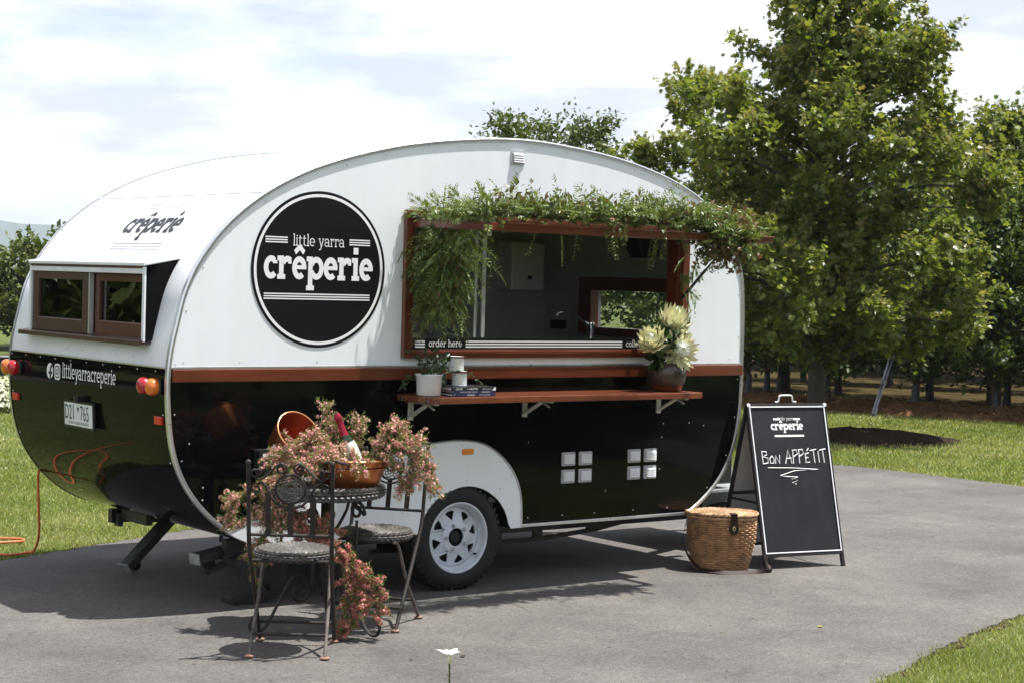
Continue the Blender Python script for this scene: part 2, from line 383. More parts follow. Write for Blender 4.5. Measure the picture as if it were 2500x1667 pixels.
# ------------------------------------------------------------------ slab-serif lettering
def glyph(ch, t, s):
    h = t; Q = []; k = .12 if t > .2 else .13
    R = lambda *a: Q.append(('r',)+a)
    A = lambda *a: Q.append(('a',)+a)
    def stem(x, y0, y1, top='l', bot='b'):
        R(x, y0, x+t, y1)
        if 'l' in top: R(x-k, y1-s, x+.02, y1)
        if 'b' in bot: R(x-k, y0, x+.02, y0+s)
        if bot in 'br': R(x+t-.02, y0, x+t+k, y0+s)
    ring = lambda cx, a0, a1, rx=.5: A(cx, .5, rx, .5, a0, a1, t)
    if ch == ' ': return [], .45
    if ch == 'c': ring(.5, 48, 318); R(.62, .66, .92, .80) if t > .2 else R(.74, .68, .88, .88); W = .93
    elif ch in 'eê':
        ring(.5, 0, 312); R(t*.6, .44, 1.0-.02, .44+s*.8); W = 1.0
        if ch == 'ê': Q.append(('l', .18, 1.16, .52, 1.42, t*.72)); Q.append(('l', .48, 1.42, .82, 1.16, t*.72))
    elif ch == 'o': ring(.5, 0, 360); W = 1.0
    elif ch == 'r': stem(k, 0, 1); A(k+t+.26, .5, .46 if t < .2 else .50, .5, 62, 150, t); R(k+t+.30, .66, k+t+.30+t*.75, .93); W = k+t+.36+t*.75
    elif ch == 'i': stem(k, 0, 1); R(k-.02, 1.16, k+t+.02, 1.16+t*.95); W = 2*k+t
    elif ch == 'l': stem(k, 0, 1.48); W = 2*k+t
    elif ch == 'p': stem(k, -.46, 1); A(k+t*.5+.42, .5, .52, .5, -160, 160, t); W = k+t*.5+.94
    elif ch == 'd': stem(.94-t*.5, 0, 1.48, 'l', 'r'); A(.50, .5, .50, .5, 20, 340, t); W = .94+t*.5+k
    elif ch == 'h': stem(k, 0, 1.48); A(k+t+.24, .55, .24+t, .45, 0, 165, t); R(k+.48+t, 0, k+.48+2*t, .58); R(k+.38+t, 0, k+.48+t+.02, s); R(k+.46+2*t, 0, k+.58+2*t, s); W = k+.60+2*t
    elif ch == 't': R(k+.06, .12, k+.06+t, 1.30); R(0, 1-s, .60, 1); A(k+.36+t*.5, .30, .30+t*.5, .30, 180, 300, t*.95); W = .68
    elif ch == 'y':
        Q.append(('l', .16, .98, .52, .02, t)); Q.append(('l', .92, .98, .46, -.32, t)); A(.30, -.28, .22, .17, 250, 350, t*.9); R(.12, -.46, .26, -.46+s*1.3)
        R(0, 1-s, .36, 1); R(.72, 1-s, 1.04, 1); W = 1.04
    elif ch == 'a': A(.42, .29, .42, .29, 0, 360, t*.9); R(.78-t*.4, .10, .78+t*.6, .70); A(.43, .62, .35+t*.6, .38, 0, 150, t*.95); R(.76, 0, .96+t*.4, s); R(.06, .64, .06+t*.9, .80); W = .96+t*.4
    else: W = .5
    return Q, W
def slab(mb, text, t, s, fn, x0, y0, size, gap=.10, wx=1.0, w=0.0, align='c'):
    X = 0; items = []
    for ch in text:
        q, W = glyph(ch, t, s); items.append((q, X)); X += W+gap
    tot = (X-gap)*size*wx; off = x0-(tot/2 if align == 'c' else 0)
    for q, gx in items:
        for i, p in enumerate(q):
            ww = w+.00016*(i % 6)
            m = lambda u, v: fn(off+(gx+u)*size*wx, y0+v*size, ww)
            if p[0] == 'r':
                nv = max(1, int(abs(p[4]-p[2])/.22)); vv = [p[2]+(p[4]-p[2])*j/nv for j in range(nv+1)]
                mb.add([q for y_ in vv for q in (m(p[1], y_), m(p[3], y_))], [(2*j, 2*j+1, 2*j+3, 2*j+2) for j in range(nv)])
            elif p[0] == 'l':
                dx, dy = p[3]-p[1], p[4]-p[2]; l = math.hypot(dx, dy); nx, ny = -dy/l*p[5]/2, dx/l*p[5]/2
                mb.add([m(p[1]-nx, p[2]-ny), m(p[3]-nx, p[4]-ny), m(p[3]+nx, p[4]+ny), m(p[1]+nx, p[2]+ny)], [(0, 1, 2, 3)])
            else:
                _, cx, cy, rx, ry, a0, a1, tt = p; n = max(5, int((a1-a0)/16)); vs = []
                for j in range(n+1):
                    a = math.radians(a0+(a1-a0)*j/n); c, sn = math.cos(a), math.sin(a)
                    vs += [m(cx+rx*c, cy+ry*sn), m(cx+(rx-tt)*c, cy+(ry-tt*.82)*sn)]
                mb.add(vs, [(2*j, 2*j+2, 2*j+3, 2*j+1) for j in range(n)])
    return tot
def quad(mb, fn, x0, y0, x1, y1, w=0.0, n=1):
    vs = []
    for i in range(n+1):
        u = x0+(x1-x0)*i/n; vs += [fn(u, y0, w), fn(u, y1, w)]
    mb.add(vs, [(2*i, 2*i+2, 2*i+3, 2*i+1) for i in range(n)])
def sans(mb, text, fn, x0, y0, size, wx=1.0, w=0.0, align='l', bold=0.0):
    cu = bpy.data.curves.new('t', 'FONT'); cu.body = text; cu.size = 1; cu.offset = bold; cu.resolution_u = 3
    o = bpy.data.objects.new('t', cu); COL.objects.link(o)
    me = bpy.data.meshes.new_from_object(o.evaluated_get(bpy.context.evaluated_depsgraph_get()))
    W = max((v.co.x for v in me.vertices), default=0)*size*wx; off = x0-(W/2 if align == 'c' else 0)
    mb.add([fn(off+v.co.x*size*wx, y0+v.co.y*size, w) for v in me.vertices], [tuple(p.vertices) for p in me.polygons])
    bpy.data.objects.remove(o); bpy.data.curves.remove(cu); bpy.data.meshes.remove(me); return W
def disc(mb, fn, cx, cy, r0, r1, w=0.0, n=72, a0=0, a1=360):
    # annulus, or a disc when r0 is 0
    if r0 <= 0:
        mb.add([fn(cx+r1*math.cos(2*PI*i/n), cy+r1*math.sin(2*PI*i/n), w) for i in range(n)], [tuple(range(n))]); return
    vs = []
    for i in range(n+1):
        a = math.radians(a0+(a1-a0)*i/n); c, s = math.cos(a), math.sin(a); vs += [fn(cx+r1*c, cy+r1*s, w), fn(cx+r0*c, cy+r0*s, w)]
    mb.add(vs, [(2*i, 2*i+2, 2*i+3, 2*i+1) for i in range(n)])
# ------------------------------------------------------------------ ground, road, beds
F2 = Vector((.611, .792, 0)); R2 = Vector((.792, -.611, 0)); UZ = Vector((0, 0, 1))
def ground_mat():
    m, t, b, o = newmat('lawn')
    v = coords(t); n = noise(t, v, .7, 5, .6); n2 = noise(t, v, 22, 6, .7)
    c = ramp(t, n2, [(.28, (.040, .064, .012)), (.5, (.088, .116, .027)), (.72, (.170, .185, .062))])
    c = mixc(t, .55, c, ramp(t, n, [(.35, (.66, .72, .6)), (.65, (1.0, 1.0, 1.0))]), 'MULTIPLY')
    t.links.new(c, b.inputs['Base Color']); b.inputs['Roughness'].default_value = .9; b.inputs['Specular IOR Level'].default_value = .15
    bump(t, b, noise(t, v, 60, 5, .7), .8, .03); MAT['lawn'] = m
    m, t, b, o = newmat('asphalt')
    v = coords(t)
    patch = noise(t, v, .9, 6, .62); mid = noise(t, v, 6.5, 5, .65); fine = noise(t, v, 150, 3, .7)
    vo = N(t, 'ShaderNodeTexVoronoi'); vo.inputs['Scale'].default_value = 130; t.links.new(v, vo.inputs['Vector'])
    c = ramp(t, fine, [(.24, (.066, .063, .059)), (.5, (.126, .119, .112)), (.78, (.212, .200, .188))])
    c = mixc(t, .75, c, ramp(t, patch, [(.34, (.58, .57, .58)), (.66, (1.2, 1.18, 1.15))]), 'MULTIPLY')
    c = mixc(t, .7, c, ramp(t, mid, [(.3, (.82, .81, .81)), (.7, (1.06, 1.05, 1.04))]), 'MULTIPLY')
    gr = noise(t, v, 42, 4, .75); c = mixc(t, .85, c, ramp(t, gr, [(.34, (.70, .70, .69)), (.66, (1.20, 1.19, 1.18))]), 'MULTIPLY')
    sp = ramp(t, vo.outputs['Color'], [(.93, (0, 0, 0)), (.99, (.8, .8, .8))])
    c = mixc(t, sp, c, (.30, .285, .27))
    cr = noise(t, v, .33, 5, .55)
    d = N(t, 'ShaderNodeMath', operation='SUBTRACT'); d.inputs[1].default_value = .5; t.links.new(cr, d.inputs[0])
    ab = N(t, 'ShaderNodeMath', operation='ABSOLUTE'); t.links.new(d.outputs[0], ab.inputs[0])
    ln = ramp(t, ab.outputs[0], [(0.0, (.66, .65, .64)), (.0016, (1, 1, 1))])
    c = mixc(t, .45, c, ln, 'MULTIPLY')
    st_ = noise(t, coords(t, (.5, 1.6, 1)), 1.3, 4, .6); c = mixc(t, .6, c, ramp(t, st_, [(.30, (.68, .67, .66)), (.42, (1, 1, 1))]), 'MULTIPLY')
    t.links.new(c, b.inputs['Base Color']); b.inputs['Roughness'].default_value = .85; b.inputs['Specular IOR Level'].default_value = .25
    h = mixc(t, .5, fine, vo.outputs['Distance'], 'ADD'); bump(t, b, h, .55, .006); MAT['asphalt'] = m
    plain('bark_mulch', (.030, .020, .014), .95, spec=.03, var=.6, nscale=30, bmp=1, bscale=50)
    plain('straw_bed', (.165, .088, .042), .95, spec=.03, var=.5, nscale=9, bmp=1, bscale=40)
    plain('orchard_floor', (.045, .034, .014), .95, spec=.02, var=.6, nscale=3, bmp=1, bscale=30)
ground_mat()
mb = MB(); g = 600
def lawn_z(x, y):      # the land falls a little behind the camera and rises gently far away
    return -.008
mb.add([(-4100, -4100, -.008), (4100, -4100, -.008), (4100, 4100, -.008), (-4100, 4100, -.008)], [(0, 1, 2, 3)])
struct('lawn_ground', mb, 'lawn')
far_edge = [(-26, -5), (-9, -.9), (-4, .75), (-.85, 2.06), (.56, 2.66), (2.5, 3.35), (5, 4.0), (7, 4.28), (8.0, 4.22), (8.42, 3.95), (8.55, 3.2), (8.60, 2.0), (8.85, .3), (9.6, -2), (11.2, -5.5), (14, -10)]
near_edge = [(9.5, -11), (7.6, -6.5), (6.4, -3.6), (5.4, -2.2), (4.4, -1.82), (3.17, -2.05), (2.2, -2.36), (1.16, -2.78), (.3, -3.0), (-1, -2.72), (-3, -2.5), (-7, -3.6), (-26, -10)]
road_loop = []
for seg in (far_edge, near_edge):
    for p in cat(seg, 26):
        road_loop.append((p[0]+rnd.gauss(0, .011), p[1]+rnd.gauss(0, .011)))
mb = MB(); mb.poly([road_loop], lambda u, v, w: (u, v, w), -.05, .004); struct('driveway', mb, 'asphalt', recalc=True)
# bare soil showing along the edge of the lawn
plain('soil_edge', (.040, .028, .018), .95, spec=.05, var=.6, nscale=25, bmp=1, bscale=60)
mb = MB(); K = len(road_loop); vs = []
for i in range(K):
    a, b = road_loop[i-3], road_loop[(i+3) % K]; d = Vector((b[0]-a[0], b[1]-a[1], 0)).normalized(); nn = Vector((-d.y, d.x, 0)); p = Vector((*road_loop[i], 0)); wv = .035+.03*math.sin(i*.37)+.02*math.sin(i*1.3)
    vs += [(p-nn*.02)+UZ*-.003, (p+nn*max(.01, wv))+UZ*-.003, (p-nn*.02)+UZ*-.003, (p-nn*max(.01, wv))+UZ*-.0035]
mb.add(vs, [(4*i, 4*i+1, 4*((i+1) % K)+1, 4*((i+1) % K)) for i in range(K)]+[(4*i+2, 4*i+3, 4*((i+1) % K)+3, 4*((i+1) % K)+2) for i in range(K)])
struct('soil_edge', mb, 'soil_edge')
# a second drive beyond the lawn, mirrored in the black rear of the caravan
mb = MB(); e1 = [(-34, 6), (-16, 9.5), (-6, 11.4), (1.2, 12.0)]; e2 = [(1.2, 13.4), (-6, 13.6), (-16, 12.3), (-34, 9.2)]
mb.poly([[tuple(p) for p in cat(e1, 8)]+[tuple(p) for p in cat(e2, 8)]], lambda u, v, w: (u, v, w), -.05, .002); struct('garden_path', mb, 'asphalt', recalc=True)

# dark mulch bed around the maple
mb = MB(); vs = []; nr, na = 9, 44; bc = Vector((10.95, 5.95, 0))
for i in range(nr):
    q = i/(nr-1)
    for j in range(na):
        a = 2*PI*j/na; rr = q*(1+.08*math.sin(3*a+1)+.05*math.sin(7*a))
        p = bc+R2*(1.12*rr*math.cos(a))+F2*(.85*rr*math.sin(a)); vs.append((p.x, p.y, .13*(1-q*q)+rnd.gauss(0, .008)*(q < 1)-.012*(q == 1)))
mb.add(vs, [(i*na+j, i*na+(j+1) % na, (i+1)*na+(j+1) % na, (i+1)*na+j) for i in range(nr-1) for j in range(na)])
struct('mulch_bed', mb, 'bark_mulch', smooth=60)

# straw-mulched orchard row and the floor of the orchard behind
OA = Vector((12.6, 12.6, 0)); OD = Vector((.42, -.907, 0)).normalized(); ON = Vector((OD.y*-1, OD.x, 0)); ON = Vector((.907, .42, 0))
mb = MB(); vs = []; nu, nv = 110, 14
for i in range(nu+1):
    for j in range(nv+1):
        u = -3+i*16/nu; q = j/nv; v = q*1.35+.10*math.sin(u*2.1)+.06*math.sin(u*5.3)+rnd.gauss(0, .02)
        p = OA+OD*u+ON*v; vs.append((p.x, p.y, .13*math.sin(PI*min(1, q*1.02))**.8*(1+.2*math.sin(u*3.1))+rnd.gauss(0, .018)*(0 < j < nv)-.02*(j in (0, nv))))
mb.add(vs, [(i*(nv+1)+j, (i+1)*(nv+1)+j, (i+1)*(nv+1)+j+1, i*(nv+1)+j+1) for i in range(nu) for j in range(nv)])
struct('straw_bed', mb, 'straw_bed', smooth=60)
mb = MB(); pts = [OA+OD*-14+ON*1.2, OA+OD*24+ON*1.2, OA+OD*24+ON*40, OA+OD*-14+ON*40]
mb.add([(p.x, p.y, -.003) for p in pts], [(0, 1, 2, 3)]); struct('orchard_ground', mb, 'orchard_floor')
# far hills
mb = MB(); vs = []; n = 180
for i in range(n):
    az = math.radians(-70+i*190/(n-1)); D = 2600
    h = 52+22*math.sin(az*9-2.0)+13*math.sin(az*23+1)+5*math.sin(az*61)
    x, y = math.sin(az), math.cos(az)
    vs += [(x*(D-500), y*(D-500), -2), (x*D, y*D, h), (x*(D+300), y*(D+300), h*.9), (x*(D+900), y*(D+900), -2)]
mb.add(vs, [(4*i+k, 4*i+4+k, 4*i+5+k, 4*i+1+k) for i in range(n-1) for k in range(3)])
plain('hill_forest', (.045, .075, .055), .95, var=.3, nscale=.02)
struct('hills', mb, 'hill_forest', smooth=60)
# ------------------------------------------------------------------ caravan
near = [[-1.063, -.761], [-1.06, -.627], [-1.042, -.494], [-1.014, -.379], [-.978, -.222], [-.946, -.125], [-.885, .003], [-.835, .075], [-.758, .180], [-.659, .285], [-.526, .396], [-.405, .478], [-.295, .541], [-.153, .611], [-.009, .670], [.234, .749], [.486, .812], [.693, .855], [1.006, .901], [1.335, .934], [1.6, .945], [1.80, .942], [2.015, .927], [2.336, .896], [2.67, .843], [3.016, .755], [3.257, .662], [3.422, .568], [3.579, .429], [3.719, .226], [3.786, .100], [3.815, -.037], [3.828, -.277], [3.830, -.461], [3.830, -.628], [3.830, -.777], [3.825, -.96], [3.802, -1.122], [3.763, -1.277], [3.692, -1.419], [3.575, -1.569], [3.40, -1.700], [3.306, -1.752]]
low = [[-.30, -1.76], [-.44, -1.738], [-.54, -1.70], [-.643, -1.647], [-.771, -1.547], [-.86, -1.451], [-.938, -1.341], [-.997, -1.213], [-1.036, -1.067], [-1.054, -.913]]
ctrl = [(x*.8, z*.8+1.732) for x, z in low+near]
prof = [tuple(p) for p in cat(ctrl, 4)]
for _ in range(6): prof = [prof[0]]+[((prof[i-1][0]+2*prof[i][0]+prof[i+1][0])/4, (prof[i-1][1]+2*prof[i][1]+prof[i+1][1])/4) for i in range(1, len(prof)-1)]+[prof[-1]]
def insert_z(pr, z):
    res = []
    for i, p in enumerate(pr):
        if i and (pr[i-1][1]-z)*(p[1]-z) < 0:
            t = (z-pr[i-1][1])/(p[1]-pr[i-1][1]); res.append((pr[i-1][0]+(p[0]-pr[i-1][0])*t, z))
        res.append(p)
    return res
ZB0, ZB1, ZBOT = 1.163, 1.228, .323
for z in (ZB0, ZB1, 1.37, 1.40, 1.66, 1.70): prof = insert_z(prof, z)
NP = len(prof); W = 1.96
def pnorm(i):
    a, b = prof[max(i-1, 0)], prof[min(i+1, NP-1)]; d = Vector((b[0]-a[0], 0, b[1]-a[1])).normalized()
    return Vector((-d.z, 0, d.x))      # outward: the profile runs clockwise from the rear foot over the roof
NRM = [pnorm(i) for i in range(NP)]
def off(i, w): return (prof[i][0]+NRM[i].x*w, prof[i][1]+NRM[i].z*w)
SIDE = lambda u, v, w: (u, -w, v)
FARS = lambda u, v, w: (u, W+w, v)
car = thing('caravan', 'black and white retro food caravan with timber trim and a serving window', 'caravan', (1.1, .98, 0))
iz = lambda z: [i for i, p in enumerate(prof) if abs(p[1]-z) < 1e-6]
WX0, WX1, WZ0, WZ1 = .565, 2.515, 1.318, 2.010
upper = [p for p in prof if p[1] >= ZB1-1e-6]
hole = [(WX0, WZ0), (WX1, WZ0), (WX1, WZ1), (WX0, WZ1)]
mb = MB(); mb.poly([upper[::-1], hole], SIDE, -.025, 0); mb.build('side_panel', 'white_paint', car, recalc=True, label='white upper side panel')
mb = MB(); mb.poly([upper[::-1]], FARS, -.025, 0); mb.build('side_panel', 'white_paint', car, recalc=True)
arch = [(1.285, ZBOT), (1.2697, .345), (1.243, .4157), (1.186, .4897), (1.1026, .5439), (1.04, .565), (.975, .5735), (.9, .564), (.798, .5206), (.7299, .4552), (.690, .384), (.656, ZBOT)]
arch = [arch[0]]+[tuple(p) for p in cat(arch[1:-1], 3)]+[arch[-1]]
below = [p for p in prof if p[1] <= ZB1+1e-6]
rear_low = [p for p in below if p[0] < 1]; nose_low = [p for p in below if p[0] > 1]
lower = rear_low[::-1]+[(.656, ZBOT)]+arch[::-1][1:]+[(2.60, ZBOT)]+nose_low[::-1]
mb = MB(); mb.poly([lower], SIDE, -.025, 0); mb.build('side_panel', 'black_side', car, recalc=True, label='glossy black lower side panel')
mb = MB(); mb.poly([rear_low[::-1]+nose_low[::-1]], FARS, -.025, 0); mb.build('side_panel', 'black_paint', car, recalc=True)
# shell strips
RW = (1.37, 1.70, .25, 1.58)      # rear window opening: z0 z1 y0 y1
FWN = (1.40, 1.66, .42, 1.36)     # nose window opening
def shell(i0, i1, w, flip, holes=True, seg=(0, .25, .42, 1.36, 1.58, W)):
    mb = MB(); ys = list(seg); n = len(ys)
    for i in range(i0, i1+1):
        x, z = off(i, w); mb.v += [(x, y, z) for y in ys]
    for i in range(i0, i1):
        zc = (prof[i][1]+prof[i+1][1])/2; xc = prof[i][0]
        for j in range(n-1):
            yc = (ys[j]+ys[j+1])/2
            if holes and xc < 0 and RW[0] < zc < RW[1] and RW[2] < yc < RW[3]: continue
            if holes and xc > 2.5 and FWN[0] < zc < FWN[1] and FWN[2] < yc < FWN[3]: continue
            a = (i-i0)*n+j; q = (a, a+n, a+n+1, a+1); mb.f.append(q if flip else q[::-1])
    return mb
ib = iz(ZB1); r_b, n_b = ib[0], ib[-1]
sl_ = shell(r_b, n_b, 0, False); sl_.build('roof', 'white_paint', car, smooth=50, label='white curved roof and rear')
shell(0, r_b, 0, False).build('rear_panel', 'black_paint', car, smooth=50, label='glossy black curved lower rear panel')
shell(n_b, NP-1, 0, False).build('nose_panel', 'black_paint', car, smooth=50)
shell(0, NP-1, -.026, True).build('lining', 'interior', car, smooth=50)
mb = MB(); mb.box(-.50, 2.72, .03, W-.03, .47, .50); mb.build('floor', 'interior_floor', car)
for u0, u1, y0, y1 in ((-.28, .60, .012, W-.012), (1.34, 2.62, .012, W-.012), (.6005, 1.3395, .345, W-.345)):
    mb = MB(); mb.box(u0, u1, y0, y1, ZBOT+.004, ZBOT+.03); mb.build('underfloor', 'black_metal', car)
mb = MB(); mb.poly([upper[::-1], hole], lambda u, v, w: (u, w, v), .027); mb.build('lining', 'interior', car)
mb = MB(); mb.poly([upper[::-1]], lambda u, v, w: (u, w, v), W-.027); mb.build('lining', 'interior', car)
# edge trims
for y0, sgn in ((0, -1), (W, 1)):
    mb = MB(); vs = []
    for i in range(NP):
        a, b, c = off(i, .003), off(i, -.020), off(i, .003)
        vs += [(a[0], y0-sgn*.016, a[1]), (c[0], y0+sgn*.005, c[1]), (off(i, -.004)[0], y0+sgn*.010, off(i, -.004)[1]), (off(i, -.016)[0], y0+sgn*.009, off(i, -.016)[1]), (b[0], y0+sgn*.001, b[1])]
    mb.add(vs, [(5*i+k, 5*i+5+k, 5*i+6+k, 5*i+1+k) for i in range(NP-1) for k in range(4)])
    mb.build('edge_trim', 'aluminium', car, smooth=35)
mb = MB(); mb.box(1.36, 2.62, -.006, -.001, ZBOT, ZBOT+.018); mb.build('edge_trim', 'aluminium', car, bevel=.002)
mb = MB(); mb.box(-.83, 3.052, -.0065, .0005, ZB1, ZB1+.012); mb.build('edge_trim', 'aluminium', car, bevel=.002)
x0 = prof[r_b][0]
mb = MB(); mb.box(x0-.006, x0+.002, .02, W-.02, ZB1-.001, ZB1+.010); mb.build('edge_trim', 'aluminium', car, bevel=.002)
# timber belt rail
mb = MB(); mb.box(-.826, 3.050, -.022, 0, ZB0, ZB1-.001); mb.build('belt_rail', 'wood_x', car, bevel=.004, label='red timber belt rail')
# roof seams
for zz, up_ in ((iz(1.70)[0], 0),):
    pass
k_seam = min(range(NP), key=lambda i: abs(prof[i][0]+.318)+(0 if prof[i][1] > 1.5 else 9))
for ks in (k_seam, min(range(NP), key=lambda i: abs(prof[i][0]-1.0)+(0 if prof[i][1] > 1.5 else 9))):
    d = Vector((prof[ks+1][0]-prof[ks-1][0], 0, prof[ks+1][1]-prof[ks-1][1])).normalized(); c = Vector((prof[ks][0], 0, prof[ks][1])); nn = NRM[ks]
    mb = MB(); a = c-d*.006+nn*.0005; b = c+d*.006+nn*.0005
    mb.add([e_+Vector((0, y, 0))+nn*h for y in (.03, W-.03) for (e_, h) in ((a, 0), (a, .004), (b, .004), (b, 0))], [(0, 1, 5, 4), (1, 2, 6, 5), (2, 3, 7, 6)])
    mb.build('roof_seam', 'white_metal', car)
# rivets along edges
mb = MB()
def rivet(p, n, r=.0045):
    x, y, d = basis(n); p = Vector(p)
    mb.add([p+(x*math.cos(k*PI/3)+y*math.sin(k*PI/3))*r for k in range(6)]+[p+(x*math.cos(k*PI/3)+y*math.sin(k*PI/3))*r*.6+d*r*.5 for k in range(6)],
           [(k, (k+1) % 6, 6+(k+1) % 6, 6+k) for k in range(6)]+[tuple(range(6, 12))])
acc = 0
for i in range(1, NP):
    acc += math.hypot(prof[i][0]-prof[i-1][0], prof[i][1]-prof[i-1][1])
    if acc > .24:
        acc = 0; a = off(i, -.040); rivet((a[0], 0, a[1]), (0, -1, 0))
        for y in (.045, W-.045): rivet((prof[i][0], y, prof[i][1]), NRM[i])
for x in (-.76, -.45, .0, .45, .75, 1.3, 1.95, 2.5, 2.95): rivet((x, 0, 1.262), (0, -1, 0))
for x in (1.41, 1.66, 1.90, 2.2, 2.47): rivet((x, 0, .375), (0, -1, 0)); rivet((x, -.006, ZBOT+.009), (0, -1, 0))
for x, z in ((1.4, .80), (2.41, .80), (1.98, .50), (2.42, .88), (2.63, .88), (2.40, .61), (-.72, .86), (-.64, .64), (-.52, .46), (2.75, .86)): rivet((x, 0, z), (0, -1, 0))
for y in [.12+.2*j for j in range(10)]:
    rivet((prof[r_b-1][0]-.002, y, ZB1-.016), (-1, 0, 0)); rivet((prof[r_b+1][0]-.001, y+.06, ZB1+.045), (-1, 0, 0))
mb.build('rivets', 'aluminium', car, kind='stuff')
# fender over the wheel arch
fout = [(-.514, .417), (-.3765, .4745), (-.22, .535), (0, .618), (.22, .700), (.42, .760), (.6116, .801), (.7048, .8135), (.81, .8243), (.9197, .8267), (1.034, .814), (1.1226, .7826), (1.21, .724), (1.2788, .6526), (1.327, .570), (1.352, .4696), (1.3572, ZBOT)]
fo = [tuple(p) for p in cat(fout, 4)]
bot_l = [p for p in rear_low if p[0] > -.514 and p[1] < .417][::-1]
fl = fo+arch+[tuple(p) for p in reversed(bot_l)]
mb = MB(); mb.poly([fl[::-1]], SIDE, .002, .010); fen = mb.build('fender', 'white_paint', car, recalc=True, label='white flared wheel guard')
mb = MB(); mb.tube([(u, -.010, v) for u, v in fo], .006, 6); mb.build('fender_trim', 'aluminium', fen, smooth=60)
mb = MB()
for u, v in ((.93, .80), (.97, .605), (1.28, .62), (1.2, .55), (1.33, .345), (1.29, .345), (.55, .45), (.5, .62), (.6, .35), (.74, .49), (.2, .40), (.1, .55)): rivet((u, -.010, v), (0, -1, 0), .004)
mb.build('rivets', 'galvanised', fen, kind='stuff')
mb = MB(); mb.poly([rrect(.93, .75, 1.003, .779, .004)], SIDE, .010, .020); mb.build('side_marker', 'orange_reflector', car, recalc=True, bevel=.003)
# wheel well
mb = MB(); vs = []
wa = arch[1:-1]
for u, v in arch: vs += [(u, .0, v), (u, .34, v)]
mb.add(vs, [(2*i, 2*i+1, 2*i+3, 2*i+2) for i in range(len(arch)-1)])
mb.add([(.62, .34, .2), (1.32, .34, .2), (1.32, .34, .6), (.62, .34, .6)], [(0, 1, 2, 3)]); mb.build('wheel_well', 'black_metal', car, smooth=40)

# wheels
def wheel(y, sgn):
    tyre_r, rim_r = .293, .1935
    M0 = Matrix.Translation((.924, y, .2935)) @ Matrix.Rotation(PI/2*sgn, 4, 'X') @ Matrix.Rotation(.25, 4, 'Z')   # local +z points outwards
    wh = MB(); wh.lathe([(rim_r-.006, .012), (rim_r+.004, .020), (rim_r+.03, .028), (.25, .026), (.272, .014), (.288, -.004), (.293, -.03), (.293, -.13), (.285, -.165), (.25, -.185), (rim_r, -.18)], 56, M0)
    root = wh.build('wheel', 'black_rubber', car, smooth=40, label='white spoked steel wheel with black tyre' if sgn > 0 else None)
    t = MB()
    for j in range(48):
        a = 2*PI*j/48
        for r0, r1, z0, z1 in ((.268, .296, .004, .019), (.2925, .2965, -.06, -.012), (.2925, .2965, -.14, -.09)):
            da = .035
            t.add([M0 @ Vector((r*math.cos(a+s*da), r*math.sin(a+s*da), z)) for (r, z) in ((r0, z1), (r1, z0)) for s in (-1, 1)]+[M0 @ Vector(((r-.012)*math.cos(a+s*da), (r-.012)*math.sin(a+s*da), z-.006)) for (r, z) in ((r0, z1), (r1, z0)) for s in (-1, 1)],
                  [(0, 1, 3, 2), (0, 4, 5, 1), (2, 3, 7, 6), (0, 2, 6, 4), (1, 5, 7, 3)])
    t.build('tread', 'black_rubber', root, kind='stuff')
    r = MB(); r.lathe([(rim_r, .014), (rim_r+.002, .020), (rim_r-.004, .022), (rim_r-.010, .017), (rim_r-.015, .002), (rim_r-.018, -.012), (rim_r-.027, -.022), (rim_r-.030, -.05), (rim_r-.034, -.06)], 64, M0); 
    outer = [(.158*math.cos(2*PI*i/64), .158*math.sin(2*PI*i/64)) for i in range(64)]
    inner = [(.052*math.cos(-2*PI*i/32), .052*math.sin(-2*PI*i/32)) for i in range(32)]
    holes = []
    for k in range(8):
        a0 = 2*PI*k/8; pts = []
        for rr, da in ((.096, 0), (.103, .055), (.125, .17), (.139, .215), (.146, .17), (.148, 0), (.146, -.17), (.139, -.215), (.125, -.17), (.103, -.055)):
            pts.append((rr*math.cos(a0+da), rr*math.sin(a0+da)))
        holes.append(pts[::-1])
    def dish(u, v, w_): q = math.hypot(u, v); return M0 @ Vector((u, v, w_-.030+(.020 if q < .085 else .020*max(0, (.158-q)/.073))))
    r.poly([outer, inner]+holes, dish, -.008, 0)
    r.lathe([(.050, -.006), (.052, -.004), (.085, -.0095), (.088, -.011)], 40, M0)
    r.lathe([(.158, -.030), (.164, -.034), (.166, -.06)], 48, M0)
    rm = r.build('rim', 'rim_white', root, recalc=True, smooth=30)
    h = MB(); h.lathe([(.162, -.062), (.05, -.062), (.001, -.062)], 32, M0); h.lathe([(.001, -.012), (.030, -.012), (.034, -.018), (.044, -.055)], 20, M0); h.build('hub', 'black_rubber', root)
    for k in range(5):
        a = 2*PI*k/5+.4; nm = M0 @ Matrix.Translation((.067*math.cos(a), .067*math.sin(a), -.010)); b = MB(); b.lathe([(.0115, 0), (.0105, .012), (.006, .018), (.0001, .019)], 6, nm); b.build('wheel_nut', 'galvanised', root)
    v = MB(); v.tube([M0 @ Vector((.166*math.cos(-.9), .166*math.sin(-.9), -.02)), M0 @ Vector((.160*math.cos(-.9), .160*math.sin(-.9), .012))], .005, 6); v.build('valve', 'black_rubber', root)
wheel(.008, 1); wheel(W-.008, -1)

